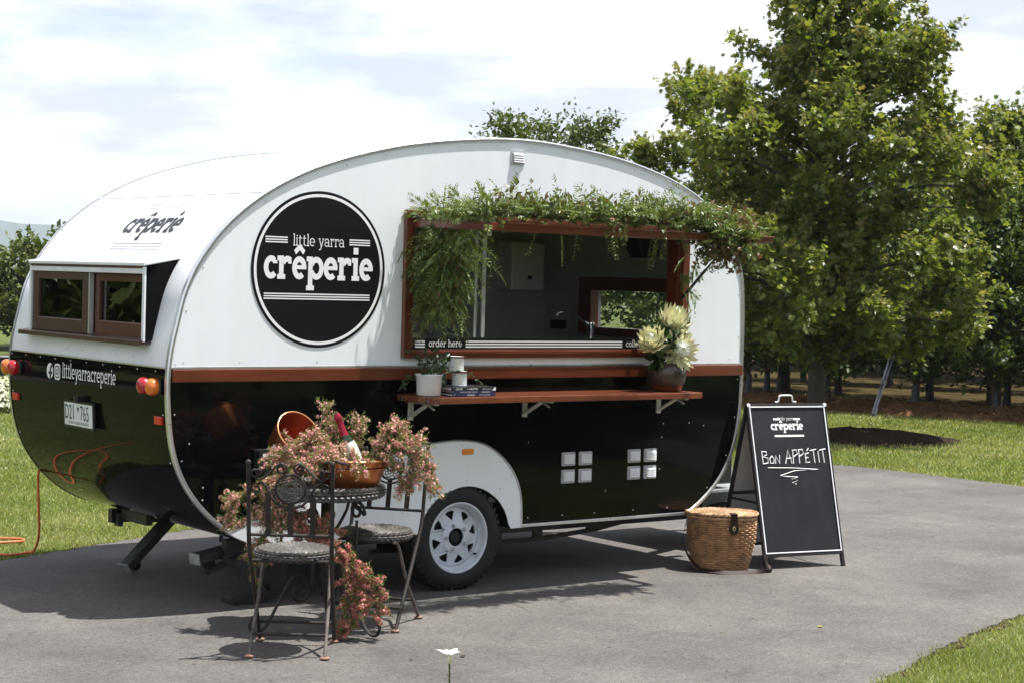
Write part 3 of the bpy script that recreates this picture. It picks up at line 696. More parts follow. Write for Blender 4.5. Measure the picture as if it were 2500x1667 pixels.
# round side sign
mb = MB(); disc(mb, SIDE, 0, 1.732, 0, .4, .003, 96); sg = mb.build('round_sign', 'black_vinyl', car, label='round black sign with white lettering')
mb = MB(); disc(mb, SIDE, 0, 1.732, .370, .385, .0042, 96); mb.build('ring', 'white_vinyl', sg)
mb = MB(); slab(mb, 'crêperie', .31, .21, SIDE, -.002, 1.678, .118, gap=.0, wx=.715, w=.0042); mb.build('lettering', 'white_vinyl', sg)
mb = MB(); slab(mb, 'little yarra', .14, .11, SIDE, -.008, 1.849, .0415, gap=.10, wx=.765, w=.0042); mb.build('lettering', 'white_vinyl', sg)
mb = MB()
for i in range(3):
    z = 1.861+.0125*i; quad(mb, SIDE, -.322, z, -.193, z+.0065, .0042); quad(mb, SIDE, .176, z, .303, z+.0065, .0042)
    z = 1.576+.0125*i; quad(mb, SIDE, -.325, z, .308, z+.0065, .0042)
mb.build('rule_lines', 'white_vinyl', sg)

# vents
def vent(u, v, wd=.098, ht=.078):
    f = MB(); f.poly([rrect(u, v, u+wd, v+ht, .008)], SIDE, 0, .006); f.poly([rrect(u+.010, v+.010, u+wd-.010, v+ht-.010, .004)], SIDE, .006, .009)
    o = f.build('vent', 'vent_frame', car, recalc=True, bevel=.002)
    for k in range(4):
        s = MB(); z = v+.013+k*(ht-.026)/4; d = (ht-.026)/4
        s.add([(u+.014, -.0095, z+d), (u+wd-.014, -.0095, z+d), (u+wd-.014, -.021, z+.001), (u+.014, -.021, z+.001), (u+.014, -.0095, z-.0005), (u+wd-.014, -.0095, z-.0005)],
              [(0, 3, 2, 1), (3, 4, 5, 2), (0, 4, 3), (1, 2, 5)])
        s.build('slat', 'white_vinyl', o)
vent(1.216, 2.345)
for bx in (1.642, 2.143):
    for du in (0, .127):
        for v in (.657, .557): vent(bx+du, v)
# faint panel joint
mb = MB(); mb.box(1.958, 1.961, -.0012, 0, ZBOT+.02, ZB0); mb.build('panel_joint', 'black_side', car)
# power inlet
mb = MB(); mb.poly([rrect(-.358, .705, -.225, .822, .01)], SIDE, 0, .055); po = mb.build('power_inlet', 'black_plastic', car, recalc=True, bevel=.006)
mb = MB(); mb.box(-.338, -.25, -.058, -.055, .785, .803); mb.build('inlet_label', 'paper', po)

# ---------------- rear: lettering mapped on the curved shell
arc = [0.0]
for i in range(1, NP): arc.append(arc[-1]+math.hypot(prof[i][0]-prof[i-1][0], prof[i][1]-prof[i-1][1]))
def at_arc(s, wv):
    i = max(1, min(NP-1, int(np.searchsorted(arc, s)))); t = (s-arc[i-1])/(arc[i]-arc[i-1])
    n = NRM[i-1].lerp(NRM[i], t); return (prof[i-1][0]+(prof[i][0]-prof[i-1][0])*t+n.x*wv, prof[i-1][1]+(prof[i][1]-prof[i-1][1])*t+n.z*wv)
def arc_z(z): 
    for i in range(1, NP):
        if prof[i-1][1] <= z <= prof[i][1] and prof[i][0] < 1.2: return arc[i-1]+(arc[i]-arc[i-1])*(z-prof[i-1][1])/(prof[i][1]-prof[i-1][1])
def REAR(s0):
    def fn(u, v, wv):
        x, z = at_arc(s0+v, wv); return (x, -u, z)
    return fn
a_txt = arc_z(1.900)
fn = REAR(a_txt)
mb = MB(); slab(mb, 'crêperie', .30, .20, fn, -.80, .0, .115, gap=.0, wx=.70, w=.003); rs = mb.build('rear_lettering', 'black_vinyl', car, label='dark lettering on the curved rear of the roof')
mb = MB()
for i in range(3): 
    quad(mb, fn, -1.09, -.115+.019*i, -.51, -.111+.019*i, .002, 2)
    quad(mb, fn, -1.08, .205+.019*i, -.955, .209+.019*i, .002); quad(mb, fn, -.61, .205+.019*i, -.49, .209+.019*i, .002)
mb.build('rule_lines', 'black_vinyl', rs)
mb = MB(); slab(mb, 'little yarra', .115, .09, fn, -.785, .198, .036, gap=.1, wx=.74, w=.002); mb.build('lettering', 'black_vinyl', rs)
a_low = arc_z(1.115)
fn = REAR(a_low)
mb = MB(); slab(mb, 'littleyarracreperie', .18, .12, fn, -1.222, 0, .056, gap=.12, wx=.665, w=.002, align='l'); mb.build('lettering', 'white_vinyl', car, label='white lettering on the black rear')
mb = MB(); disc(mb, fn, -1.385, .028, 0, .043, .002, 32); ic = mb.build('round_icon', 'white_vinyl', car)
mb = MB(); quad(mb, fn, -1.386, -.014, -1.368, .040, .0028); quad(mb, fn, -1.402, .012, -1.352, .026, .003); disc(mb, fn, -1.357, .036, .011, .027, .0032, 12, 80, 190); mb.build('icon_mark', 'black_vinyl', ic)
mb = MB(); mb.poly([rrect(-1.326, -.015, -1.250, .071, .018)], fn, .002); ic = mb.build('square_icon', 'white_vinyl', car)
mb = MB(); mb.poly([rrect(-1.317, -.005, -1.259, .061, .014), rrect(-1.311, .002, -1.265, .054, .011)[::-1]], fn, .0028)
disc(mb, fn, -1.288, .028, .010, .017, .0029, 20); disc(mb, fn, -1.270, .048, 0, .004, .003, 8); mb.build('icon_mark', 'black_vinyl', ic)
# number plate
px = min(p[0] for p in prof)-.014
PL = lambda u, v, w_: (px-w_+(v-.94)*-.05, -u, v)
mb = MB(); mb.poly([rrect(-1.165, .858, -.790, 1.004, .008)], PL, -.012, 0); pl = mb.build('number_plate', 'black_plastic', car, recalc=True)
mb = MB(); mb.box(px+.013, px+.04, .93, 1.04, .89, .97); mb.build('plate_bracket', 'black_plastic', pl)
mb = MB(); mb.poly([rrect(-1.150, .872, -.805, .992, .006)], PL, .0, .002); mb.build('plate_face', 'plate_white', pl, recalc=True)
mb = MB(); sans(mb, 'D21', PL, -1.146, .905, .112, wx=.66, w=.0032); sans(mb, '765', PL, -.952, .905, .112, wx=.66, w=.0032)
sans(mb, 'VICTORIA - THE EDUCATION STATE', PL, -.977, .881, .020, wx=.78, w=.0032, align='c'); PLt = lambda u, v: PL(u, v, .0032)
mb.add([PLt(-.990, .972), PLt(-.962, .972), PLt(-.976, .942)], [(0, 2, 1)]); mb.build('plate_lettering', 'plate_green', pl)
mb = MB(); mb.box(px-.02, px+.05, .955, 1.005, 1.004, 1.030); mb.tube([(px-.025, .98, 1.012), (px+.0, .98, 1.020)], .016, 10); mb.build('plate_lamp', 'black_plastic', pl, bevel=.003)
# tail lights: amber and red domes side by side
for (ya, yr) in ((.082, .176), (1.905, 1.815)):
    xb = prof[min(range(NP), key=lambda i: abs(prof[i][1]-1.137)+(0 if prof[i][0] < 0 else 9))][0]
    b = MB(); b.bar((xb+.002, (ya+yr)/2, 1.137), (xb-.020, (ya+yr)/2, 1.137), .175, .07, (0, 0, 1)); root = b.build('tail_light', 'black_plastic', car, bevel=.01)
    for y, mt in ((ya, 'amber_lens'), (yr, 'red_lens')):
        q = MB(); MM = Matrix.Translation((xb-.018, y, 1.137)) @ Matrix.Rotation(-PI/2, 4, 'Y')
        q.lathe([(.041, 0), (.043, .014), (.042, .028), (.036, .040), (.020, .047), (.0001, .049)], 24, MM); q.build('amber_lens' if 'amber' in mt else 'red_lens', mt, root, smooth=40)
for y0 in (.045, 1.825):
    i = min(range(NP), key=lambda i: abs(prof[i][1]-.972)+(0 if prof[i][0] < 0 else 9)); xb = prof[i][0]
    b = MB(); b.box(xb-.014, xb+.004, y0, y0+.075, .952, .992); b.build('reflector', 'red_reflector', car, bevel=.003)

# ---------------- rear window in its hooded box
XW = -.868
rw = MB(); zt = 1.735
xt = min((p for p in prof if p[0] < .4 and p[1] > 1.7), key=lambda p: abs(p[1]-1.76))
rw.add([(XW-.020, .195, zt-.012), (XW-.020, 1.625, zt-.012), (xt[0]+.004, 1.625, 1.764), (xt[0]+.004, .195, 1.764), (XW-.020, .195, zt+.006), (XW-.020, 1.625, zt+.006), (xt[0]-.006, 1.625, 1.776), (xt[0]-.006, .195, 1.776)],
       [(0, 1, 2, 3), (4, 7, 6, 5), (0, 4, 5, 1), (0, 3, 7, 4), (1, 5, 6, 2)])
hood = rw.build('rear_window', 'white_paint', car, bevel=.004, label='rear sliding window in a hooded box')
for yy in (.207, 1.605):
    c = [(XW, 1.345), (XW, zt-.012)]+[(p[0]-.0, p[1]) for p in prof if p[0] < .3 and 1.345 <= p[1] <= 1.765][::-1]
    b = MB(); b.poly([c[::-1]], lambda u, v, w_: (u, yy+w_, v), 0, .006); b.build('cheek', 'black_paint' if yy < 1 else 'white_paint', hood, recalc=True)
for yy in (.204, 1.600):
    b = MB(); b.box(XW-.012, XW, yy, yy+.022, 1.350, zt-.016); b.build('edge_strip', 'white_metal', hood, bevel=.002)
b = MB(); b.box(XW-.010, XW+.006, .226, 1.60, 1.685, 1.712); b.build('header', 'white_metal', hood, bevel=.002)
b = MB(); b.box(XW-.016, XW+.01, .226, 1.60, 1.713, 1.723); b.build('header_strip', 'brown_y', hood)
b = MB(); b.add([(XW-.035, .215, 1.330), (XW-.035, 1.715, 1.330), (XW+.05, 1.715, 1.340), (XW+.05, .215, 1.340), (XW-.035, .215, 1.356), (XW-.035, 1.715, 1.356), (XW+.05, 1.715, 1.366), (XW+.05, .215, 1.366)], [(0, 1, 2, 3), (4, 7, 6, 5), (0, 4, 5, 1), (0, 3, 7, 4), (1, 5, 6, 2)]); b.build('sill', 'brown_y', hood, bevel=.003)
def sash(y0, y1, x, mt, st, br, nm):
    z0, z1 = 1.362, 1.684
    o = MB(); o.box(x, x+.03, y0, y0+st, z0, z1); root = o.build(nm, mt+'z', hood, bevel=.004)
    for bx in ((x, x+.03, y1-st, y1, z0, z1),): MB().box(*bx).build('stile', mt+'z', hood, bevel=.004)
    MB().box(x, x+.03, y0+st, y1-st, z0, z0+br).build('rail', mt+'y', hood, bevel=.004)
    MB().box(x, x+.03, y0+st, y1-st, z1-.042, z1).build('rail', mt+'y', hood, bevel=.004)
    MB().box(x+.016, x+.020, y0+st, y1-st, z0+br, z1-.042).build('pane', 'dark_glass', hood)
sash(.885, 1.598, XW+.000, 'brown_', .068, .072, 'stile')
sash(.235, .872, XW+.036, 'rbrown_', .05, .075, 'stile')
MB().box(XW+.004, XW+.03, .8725, .8845, 1.362, 1.684).build('centre_post', 'alu_post', hood, bevel=.001)
# blind/dark interior seen through it: a cupboard behind
MB().box(-.45, -.43, .2, 1.7, .5, 1.62).build('cupboard', 'interior_floor', car)

# ---------------- serving window
FX0, FX1, FZ0, FZ1 = .514, 2.567, 1.277, 2.061
th = .050
fr = MB(); fr.poly([[(FX0, FZ1), (FX0+th, FZ1-th), (FX0+th, FZ0+.046), (FX0, FZ0)]], SIDE, .001, .032); win = fr.build('serving_window', 'wood_z', car, recalc=True, bevel=.003, label='wide serving window in a red timber frame')
for lp, mt in (([(FX1, FZ0), (FX1-th, FZ0+.046), (FX1-th, FZ1-th), (FX1, FZ1)], 'wood_z'), ([(FX0+.002, FZ1), (FX1-.002, FZ1), (FX1-th-.002, FZ1-th), (FX0+th+.002, FZ1-th)], 'wood_x'), ([(FX0+.002, FZ0), (FX0+th+.002, FZ0+.046), (FX1-th-.002, FZ0+.046), (FX1-.002, FZ0)], 'wood_x')):
    f = MB(); f.poly([lp], SIDE, .001, .032); f.build('frame_rail', mt, win, recalc=True, bevel=.003)
MB().box(FX0+.045, FX1-.045, -.038, -.0325, FZ0+.022, FZ0+.040).build('sill_lip', 'wood_x', win, bevel=.003)
for bx, mt in (((WX0-.004, WX0+.022, -.006, .09, WZ0, WZ1), 'wood_z'), ((WX1-.022, WX1+.004, -.006, .09, WZ0, WZ1), 'wood_z'), ((WX0+.023, WX1-.023, -.006, .09, WZ1-.035, WZ1-.001), 'wood_x')):
    MB().box(*bx).build('jamb', mt, win, bevel=.003)
MB().box(WX0+.023, WX1-.023, .004, .012, WZ0+.001, 1.384).build('sign_band', 'black_vinyl', win)
BND = lambda u, v, w_: (u, .004-w_, v)
mb = MB(); slab(mb, 'order here', .18, .13, BND, .810, 1.336, .0265, gap=.10, wx=.83, w=.0012); slab(mb, 'collect here', .18, .13, BND, 2.108, 1.336, .0265, gap=.10, wx=.83, w=.0012, align='l'); mb.build('lettering', 'white_vinyl', win)
mb = MB()
for i in range(3):
    z = 1.3325+.0145*i
    quad(mb, BND, .610, z, .674, z+.0075, .0012); quad(mb, BND, .945, z, 2.078, z+.0075, .0012); quad(mb, BND, 2.45, z, 2.485, z+.0075, .0012)
mb.build('rule_lines', 'white_vinyl', win)
MB().box(WX0+.024, 1.020, .040, .046, 1.385, WZ1-.036).build('pane', 'glass', win)
for x0_, x1_, y0_, y1_ in ((1.020, 1.034, .034, .052), (1.036, 1.052, .052, .068), (1.062, 1.084, .020, .034)):
    MB().box(x0_, x1_, y0_, y1_, 1.385, WZ1-.036).build('post', 'alu_post', win, bevel=.002)
MB().box(1.066, 1.10, -.004, .016, 1.945, 1.974).build('latch', 'white_metal', win, bevel=.003)
# lifted awning flap
HZ = 2.010
def FLAP(u, v, w_): return (u, -.008-v, HZ-.006+w_-.030*v)      # v runs out from the wall
fx0, fx1, fd = .555, 2.560, .715
f = MB(); f.add([FLAP(fx0, .012, .012), FLAP(fx1, .012, .012), FLAP(fx1, fd-.02, .012), FLAP(fx0, fd-.02, .012), FLAP(fx0, .012, .022), FLAP(fx1, .012, .022), FLAP(fx1, fd-.02, .022), FLAP(fx0, fd-.02, .022)], [(0, 1, 2, 3), (4, 7, 6, 5), (0, 4, 5, 1), (2, 6, 7, 3), (0, 3, 7, 4), (1, 5, 6, 2)])
fl_ = f.build('awning', 'glass', car, label='lifted timber-framed glazed flap over the serving window')
def rail(p, q, w_, h, mt, nm='awning_rail'): b = MB(); b.bar(FLAP(*p), FLAP(*q), w_, h); return b.build(nm, mt, fl_, bevel=.003)
rail((fx0+.022, 0.012, -.012), (fx0+.022, fd-.045, -.012), .044, .042, 'wood_y')
rail((fx1-.022, 0.012, -.012), (fx1-.022, fd-.045, -.012), .044, .042, 'wood_y')
rail((fx0, fd-.022, -.010), (fx1, fd-.022, -.010), .044, .038, 'wood_x')
rail((fx0+.05, fd+.004, .006), (fx1+.004, fd+.004, .006), .010, .012, 'wood_x')
rail((fx0+.044, .03, -.012), (fx1-.044, .03, -.012), .036, .040, 'wood_x')
b = MB(); b.box(FX0+.02, 1.0, -.036, -.032, 2.016, 2.040); b.build('hinge', 'black_metal', fl_)
b = MB(); b.tube([(2.50, -.035, 1.62), (2.50, -.24, 1.80)], .009, 8); b.tube([(2.50, -.24, 1.80), (2.50, -.42, 1.955)], .006, 8); b.build('gas_strut', 'black_metal', fl_, smooth=60)
b = MB(); b.tube([(1.93, -.62, 1.965), (1.93, -.62, 1.945), (1.93, -.607, 1.930), (1.93, -.59, 1.934), (1.93, -.585, 1.945)], .004, 6); b.build('hook', 'black_metal', fl_)
# shelf on brackets
SZ = 1.087
sp = [(.497, -.008), (.497, -.20), (.555, -.330), (2.418, -.330), (2.418, -.008)]
b = MB(); b.poly([sp], lambda u, v, w_: (u, v, w_), SZ-.034, SZ); shf = b.build('shelf', 'shelf_wood', car, recalc=True, bevel=.004, label='red timber serving shelf')
for bx in (.586, 1.360, 2.370):
    b = MB(); b.box(bx-.017, bx+.017, -.012, -.001, .945, SZ-.036); r_ = b.build('bracket', 'bracket_paint', shf, bevel=.003)
    b = MB(); b.box(bx-.013, bx+.013, -.25, -.012, SZ-.048, SZ-.036); b.bar((bx-.009, -.012, .965), (bx-.009, -.155, SZ-.05), .006, .018, (1, 0, 0)); b.bar((bx+.009, -.012, .965), (bx+.009, -.155, SZ-.05), .006, .018, (1, 0, 0)); b.build('arm', 'bracket_paint', r_)
    b = MB(); b.bar((bx, -.17, SZ-.05), (bx, -.225, SZ-.072), .012, .006); b.build('catch', 'bracket_paint', r_)
for q in ((.494, -.06), (.515, -.27)):
    b = MB(); b.lathe([(.012, 0), (.012, .004), (.004, .004), (.004, 0)], 16, Matrix.Translation((q[0]-.004, q[1], SZ-.018)) @ Matrix.Rotation(-PI/2, 4, 'Y')); b.build('screw_ring', 'chrome', shf)

# ---------------- fittings inside
MB().box(1.0, 2.96, .10, .62, 1.27, 1.305).build('counter', 'steel', car, bevel=.004)
MB().box(2.35, 2.97, .62, 1.70, 1.27, 1.305).build('counter', 'steel', car, bevel=.004)
b = MB(); b.box(2.60, 2.885, W-.20, W-.03, 1.64, 1.965); cab = b.build('wall_cabinet', 'white_paint', car, bevel=.01)
b = MB(); b.box(2.74, 2.77, W-.206, W-.20, 1.715, 1.74); b.build('knob', 'black_plastic', cab)
b = MB(); b.tube([tuple(p) for p in cat([(2.60, .98, 1.305), (2.66, .98, 1.40), (2.60, .98, 1.455), (2.47, 1.0, 1.512), (2.40, 1.0, 1.512), (2.385, 1.0, 1.49)], 5)], .010, 8); b.build('tap', 'chrome', car, smooth=60)
b = MB(); b.lathe([(.022, 1.305), (.020, 1.40), (.026, 1.41), (.022, 1.45), (.001, 1.455)], 16, Matrix.Translation((2.66, .98, 0))); b.build('tap_body', 'chrome', car, smooth=40)
b = MB(); b.box(2.945, 2.96, 1.60, 1.76, 1.385, 1.445); so_ = b.build('socket', 'black_plastic', car, bevel=.003)
b = MB(); b.add([(2.44, .30, 1.99), (2.66, .30, 1.99), (2.66, .46, 1.99), (2.44, .46, 1.99), (2.50, .32, 1.86), (2.62, .32, 1.86), (2.62, .44, 1.86), (2.50, .44, 1.86)], [(0, 1, 2, 3), (4, 7, 6, 5), (0, 4, 5, 1), (1, 5, 6, 2), (2, 6, 7, 3), (3, 7, 4, 0)]); b.build('speaker', 'black_plastic', car, bevel=.008)
# nose window with timber surround
for x0_, x1_, y0_, y1_, z0_, z1_, mt in ((2.955, 3.03, 1.345, 1.47, 1.36, 1.745, 'wood_z'), (2.955, 3.03, .34, .43, 1.36, 1.745, 'wood_z'), (2.955, 3.03, .431, 1.344, 1.655, 1.745, 'wood_y'), (2.955, 3.03, .431, 1.344, 1.36, 1.41, 'wood_y')):
    MB().box(x0_, x1_, y0_, y1_, z0_, z1_).build('nose_window_rail', mt, car, bevel=.004)
MB().box(3.035, 3.041, .43, 1.345, 1.41, 1.655).build('nose_window_pane', 'glass', car)
# roof hatch
b = MB(); b.box(1.20, 1.46, .85, 1.15, 2.44, 2.575); b.build('roof_hatch', 'white_metal', car, bevel=.012, label='white roof hatch')

# ---------------- chassis and legs
b = MB()
for y in (.30, W-.30):
    b.box(-.35, 3.0, y-.025, y+.025, ZBOT-.075, ZBOT+.003)
b.build('chassis_rail', 'black_metal', car)
for y in (.30, W-.30):
    b = MB(); pts = [(.55, y, .20), (1.1, y, .19), (1.75, y, .195), (2.15, y, .225), (2.85, y, .33)]
    for p, q in zip(pts, pts[1:]): b.bar(p, q, .03, .022)
    for x, z in ((1.42, .195), (1.72, .195), (2.13, .225), (2.62, .297)): b.box(x-.03, x+.03, y-.012, y+.012, z, ZBOT)
    b.build('truss', 'black_metal', car)
b = MB(); b.tube([tuple(p) for p in cat([(1.75, .2, .31), (1.85, .18, .275), (1.98, .2, .275), (2.08, .22, .315)], 5)], .006, 6); b.build('cable', 'black_rubber', car)
b = MB(); b.tube([(.924, .12, .2935), (.924, W-.12, .2935)], .035, 10); b.box(.55, 1.3, .2, .26, .26, .31); b.build('axle', 'black_metal', car)
def leg(p, q, nm='stabiliser_leg'):
    b = MB(); b.bar(p, q, .075, .05, (0, 0, 1)); o = b.build(nm, 'leg_steel', car, bevel=.004)
    d = (Vector(q)-Vector(p)).normalized(); e = Vector(q)
    b = MB(); b.bar(e, e+d*.006, .082, .058); b.build('foot_cap', 'galvanised', o)
    b = MB(); b.tube([e-d*.09+Vector((0, -.012, -.045)), e-d*.09+Vector((0, .012, -.045))], .032, 14); b.build('roller', 'black_rubber', o)
leg((-.06, 1.44, .30), (-.405, 1.335, .035))
leg((.05, .42, .305), (-.50, .33, .232))
b = MB(); b.box(-.30, -.26, 1.3, 1.62, .27, .33); b.box(-.325, -.295, 1.60, 1.66, .23, .30); b.box(-.28, .0, 1.35, 1.40, .28, .32); b.build('leg_mount', 'leg_steel', car)
b = MB(); b.box(-.20, -.16, .32, .36, .25, .33); b.tube([(-.29, .33, .33), (-.29, .33, .28)], .012, 8); b.build('leg_mount', 'leg_steel', car)
b = MB(); b.bar((-.36, .30, .235), (-.12, .22, .03), .045, .03); b.bar((-.18, .30, .26), (-.42, .36, .15), .03, .03); b.box(-.36, -.16, .16, .30, .0045, .03); b.box(-.13, -.03, .2, .28, .03, .30); b.build('jack', 'black_metal', car)
b = MB(); b.tube([(.56, 2.0, .30), (.56, 2.0, .03)], .012, 8); b.build('drop_stay', 'black_metal', car)
# drawbar and step at the nose
b = MB(); b.bar((2.6, .35, .30), (4.25, .95, .33), .06, .09); b.bar((2.6, W-.35, .30), (4.25, 1.01, .33), .06, .09); b.build('drawbar', 'black_metal', car)
b = MB(); b.box(3.20, 3.75, .45, 1.4, .375, .39); b.build('step_plate', 'galvanised', car)
b = MB(); b.box(3.18, 3.22, .44, 1.41, .25, .372); b.box(3.3, 3.72, .55, 1.3, .20, .26); b.build('step_frame', 'black_metal', car)
b = MB(); b.box(3.12, 3.5, .5, 1.35, .42, .60); b.build('gas_box', 'black_metal', car, bevel=.01)
# ------------------------------------------------------------------ weave surfaces
def weave(mb, rows, stakes, prof_fn, amp, nt=None, closed=True):
    # prof_fn(theta, q) -> (point, outward normal); q in 0..1 across the rows
    nt = nt or stakes*6; vs = []; nr = rows*2
    for i in range(nr+1):
        q = i/nr; row = i//2; crest = i % 2
        for j in range(nt):
            th = 2*PI*j/nt; p, n = prof_fn(th, q)
            k = math.cos(stakes*th+PI*row)
            h = amp*(crest*(.55+.55*k) - (1-crest)*.75)
            vs.append(p+n*h)
    fs = [(i*nt+j, i*nt+(j+1) % nt, (i+1)*nt+(j+1) % nt, (i+1)*nt+j) for i in range(nr) for j in range(nt)]
    mb.add(vs, fs)
def wicker_disc(name, mat, parent, c, r, th, rows, stakes, amp, world=True, rim=5):
    c = Vector(c)
    mb = MB()
    def top(t, q):
        rr = .02+(r-.02-.012)*q; return c+Vector((rr*math.cos(t), rr*math.sin(t), th/2+.006*(q**3))), Vector((0, 0, 1))
    weave(mb, rows, stakes, top, amp)
    def side(t, q):
        a = PI*(q*1.1-.55); rr = r-.012+.016*math.cos(a); return c+Vector((rr*math.cos(t), rr*math.sin(t), -th/2*math.sin(a)*1.05)), Vector((math.cos(t)*math.cos(a), math.sin(t)*math.cos(a), -math.sin(a)))
    weave(mb, rim, int(stakes*1.9), side, amp*1.5)
    mb.lathe([(r-.004, -th/2), (.001, -th/2-.002)], 32, Matrix.Translation(c))
    return mb.build(name, mat, parent, smooth=80, world=world)
def spiral(c, r0, r1, a0, turns, n=22):
    return [(c[0]+(r0+(r1-r0)*i/n)*math.cos(a0+turns*2*PI*i/n), c[1]+(r0+(r1-r0)*i/n)*math.sin(a0+turns*2*PI*i/n)) for i in range(n+1)]

# ------------------------------------------------------------------ bistro chairs
def make_chair(label):
    ch = thing('bistro_chair', label, 'chair', group='folding iron bistro chairs at the table')
    yb = lambda z: -.150-(z-.45)*.20
    kw = dict(world=False, smooth=60)
    for s in (-1, 1):
        b = MB(); b.tube([tuple(p) for p in cat([(.185*s, yb(.865), .865), (.185*s, yb(.65), .65), (.183*s, yb(.48), .48), (.178*s, -.05, .32), (.172*s, .185, .012)], 5)], .0098, 8); lg = b.build('leg', 'iron', ch, **kw)
        b = MB(); b.lathe([(.001, .885), (.010, .882), (.0135, .872), (.010, .862), (.001, .860)], 10, Matrix.Translation((.185*s, yb(.87), 0))); b.build('finial', 'iron', lg, **kw)
        b = MB(); b.tube([tuple(p) for p in cat([(.135*s, .135, .425), (.152*s, .11, .40), (.160*s, .0, .225), (.168*s, -.195, .012)], 4)], .0085, 8); lg = b.build('leg', 'iron_pale', ch, **kw)
        for y, x in ((-.197, .168), (.187, .172)):
            b = MB(); b.lathe([(.021, .004), (.022, .010), (.014, .015), (.001, .016)], 12, Matrix.Translation((x*s, y, 0))); b.build('foot', 'rust', ch, **kw)
    for z, y, hw, nm in ((.545, yb(.545), .184, 'back_rail'), (.10, -.151, .163, 'stretcher'), (.105, .115, .172, 'stretcher'), (.425, -.13, .18, 'seat_rail'), (.425, .12, .14, 'seat_rail')):
        b = MB(); b.tube([(-hw, y, z), (hw, y, z)], .0075, 8); b.build(nm, 'iron', ch, **kw)
    for x, zt in ((-.098, .735), (0, .690), (.098, .735)):
        b = MB(); b.bar((x, yb(.55), .547), (x, yb(zt), zt), .024, .007, (0, 1, 0)); b.build('back_bar', 'iron', ch, world=False)
    P3 = lambda q: [(u, yb(v), v) for u, v in q]
    for s in (-1, 1):
        top = [(u*s, v) for u, v in spiral((.155, .825), .010, .024, PI*1.2, -1.25)]+[(.150*s, .795), (.11*s, .81), (.065*s, .855), (.040*s, .872)]+[(u*s, v) for u, v in spiral((.040, .845), .026, .009, PI*.45, 1.35)]
        b = MB(); b.tube(P3([tuple(p) for p in cat(top, 2)]), .0055, 6); b.build('scroll', 'iron', ch, **kw)
        bot = [(u*s, v) for u, v in spiral((.152, .755), .009, .024, PI*.2, 1.25)]+[(.135*s, .785), (.105*s, .765), (.085*s, .715), (.045*s, .680), (.0, .670)]
        b = MB(); b.tube(P3([tuple(p) for p in cat(bot, 2)]), .0055, 6); b.build('scroll', 'iron', ch, **kw)
    b = MB(); b.tube(P3([(.066*math.cos(a*PI/12), .755+.066*math.sin(a*PI/12)) for a in range(24)]), .005, 6, closed=True); md = b.build('medallion', 'iron', ch, **kw)
    b = MB()
    for k in range(9):
        a = 2*PI*k/9
        b.tube(P3([(.022*math.cos(a)+.042*math.cos(t*PI/6), .755+.022*math.sin(a)+.042*math.sin(t*PI/6)) for t in range(12)]), .0022, 4, closed=True)
    b.build('medallion_weave', 'dark_wicker', md, **kw)
    wicker_disc('seat', 'dark_wicker', ch, (0, 0, .448), .178, .029, 11, 22, .004, world=False)
    b = MB(); b.tube([(.165*math.cos(a*PI/14), .165*math.sin(a*PI/14), .424) for a in range(28)], .007, 6, closed=True); b.build('seat_ring', 'iron', ch, **kw)
    return ch
def dup(root, loc, rz, label):
    r = root.copy(); COL.objects.link(r); r.matrix_basis = Matrix.Translation(Vector(loc)) @ Matrix.Rotation(rz, 4, 'Z'); r['label'] = label
    for ch in list(root.children):
        c = ch.copy(); COL.objects.link(c); c.parent = r
        for g_ in ch.children:
            d = g_.copy(); COL.objects.link(d); d.parent = c
    return r
chA = make_chair('folding iron chair with wicker seat nearest the camera, its back turned to us')
chA.matrix_basis = Matrix.Translation((-.664, -.930, .004)) @ Matrix.Rotation(-math.atan2(.611, .792), 4, 'Z')
chB = dup(chA, (.010, -.575, .004), math.atan2(.79, -.62), 'folding iron chair with wicker seat beside the caravan wheel, facing the table')

# ------------------------------------------------------------------ table
T = Vector((-.285, -.545, .004)); TZ = .700
def TB(a, c, b): return T+R2*a+F2*c+UZ*(b-.004)
tab = thing('bistro_table', 'small round dark wicker table on scrolled iron legs', 'table', T)
wicker_disc('table_top', 'dark_wicker', tab, T+UZ*(TZ-.024-.004), .300, .044, 16, 34, .0055, rim=6)
b = MB(); b.tube([T+Vector((.27*math.cos(a*PI/18), .27*math.sin(a*PI/18), TZ-.055)) for a in range(36)], .008, 6, closed=True); b.build('top_ring', 'iron', tab, smooth=60)
for k, az in enumerate((math.atan2(-.315, .075), math.atan2(-.02, -.343), math.atan2(.294, .229))):
    dr = Vector((math.cos(az), math.sin(az), 0)); P3 = lambda q: [T+dr*u+UZ*v for u, v in q]
    tp = spiral((.232, .590), .010, .050, PI*.6, -1.35)
    up_ = tp+[(.190, .640), (.165, .590), (.120, .520), (.085, .480), (.050, .475), (.028, .505), (.030, .560), (.055, .585), (.080, .565), (.076, .540)]
    b = MB(); b.tube(P3([tuple(p) for p in cat(up_[::1], 2)]), .0075, 6); lg = b.build('leg', 'iron', tab, smooth=60)
    lo = spiral((.118, .185), .010, .062, PI*1.5, -1.45)+[(.105, .258), (.150, .262), (.190, .225), (.245, .135), (.290, .060), (.325, .024), (.355, .012), (.385, .022), (.398, .055), (.382, .088), (.352, .092)]
    b = MB(); b.tube(P3([tuple(p) for p in cat(lo, 2)]), .0075, 6); b.build('scroll', 'iron', lg, smooth=60)
    b = MB(); b.bar(T+dr*.045+UZ*.20, T+dr*.045+UZ*.648, .020, .008, tuple(dr)); b.bar(T+dr*.232+UZ*.40, T+dr*.232+UZ*.545, .012, .008, tuple(dr)); b.bar(T+dr*.045+UZ*.405, T+dr*.235+UZ*.405, .010, .010); b.build('stay', 'iron', lg)
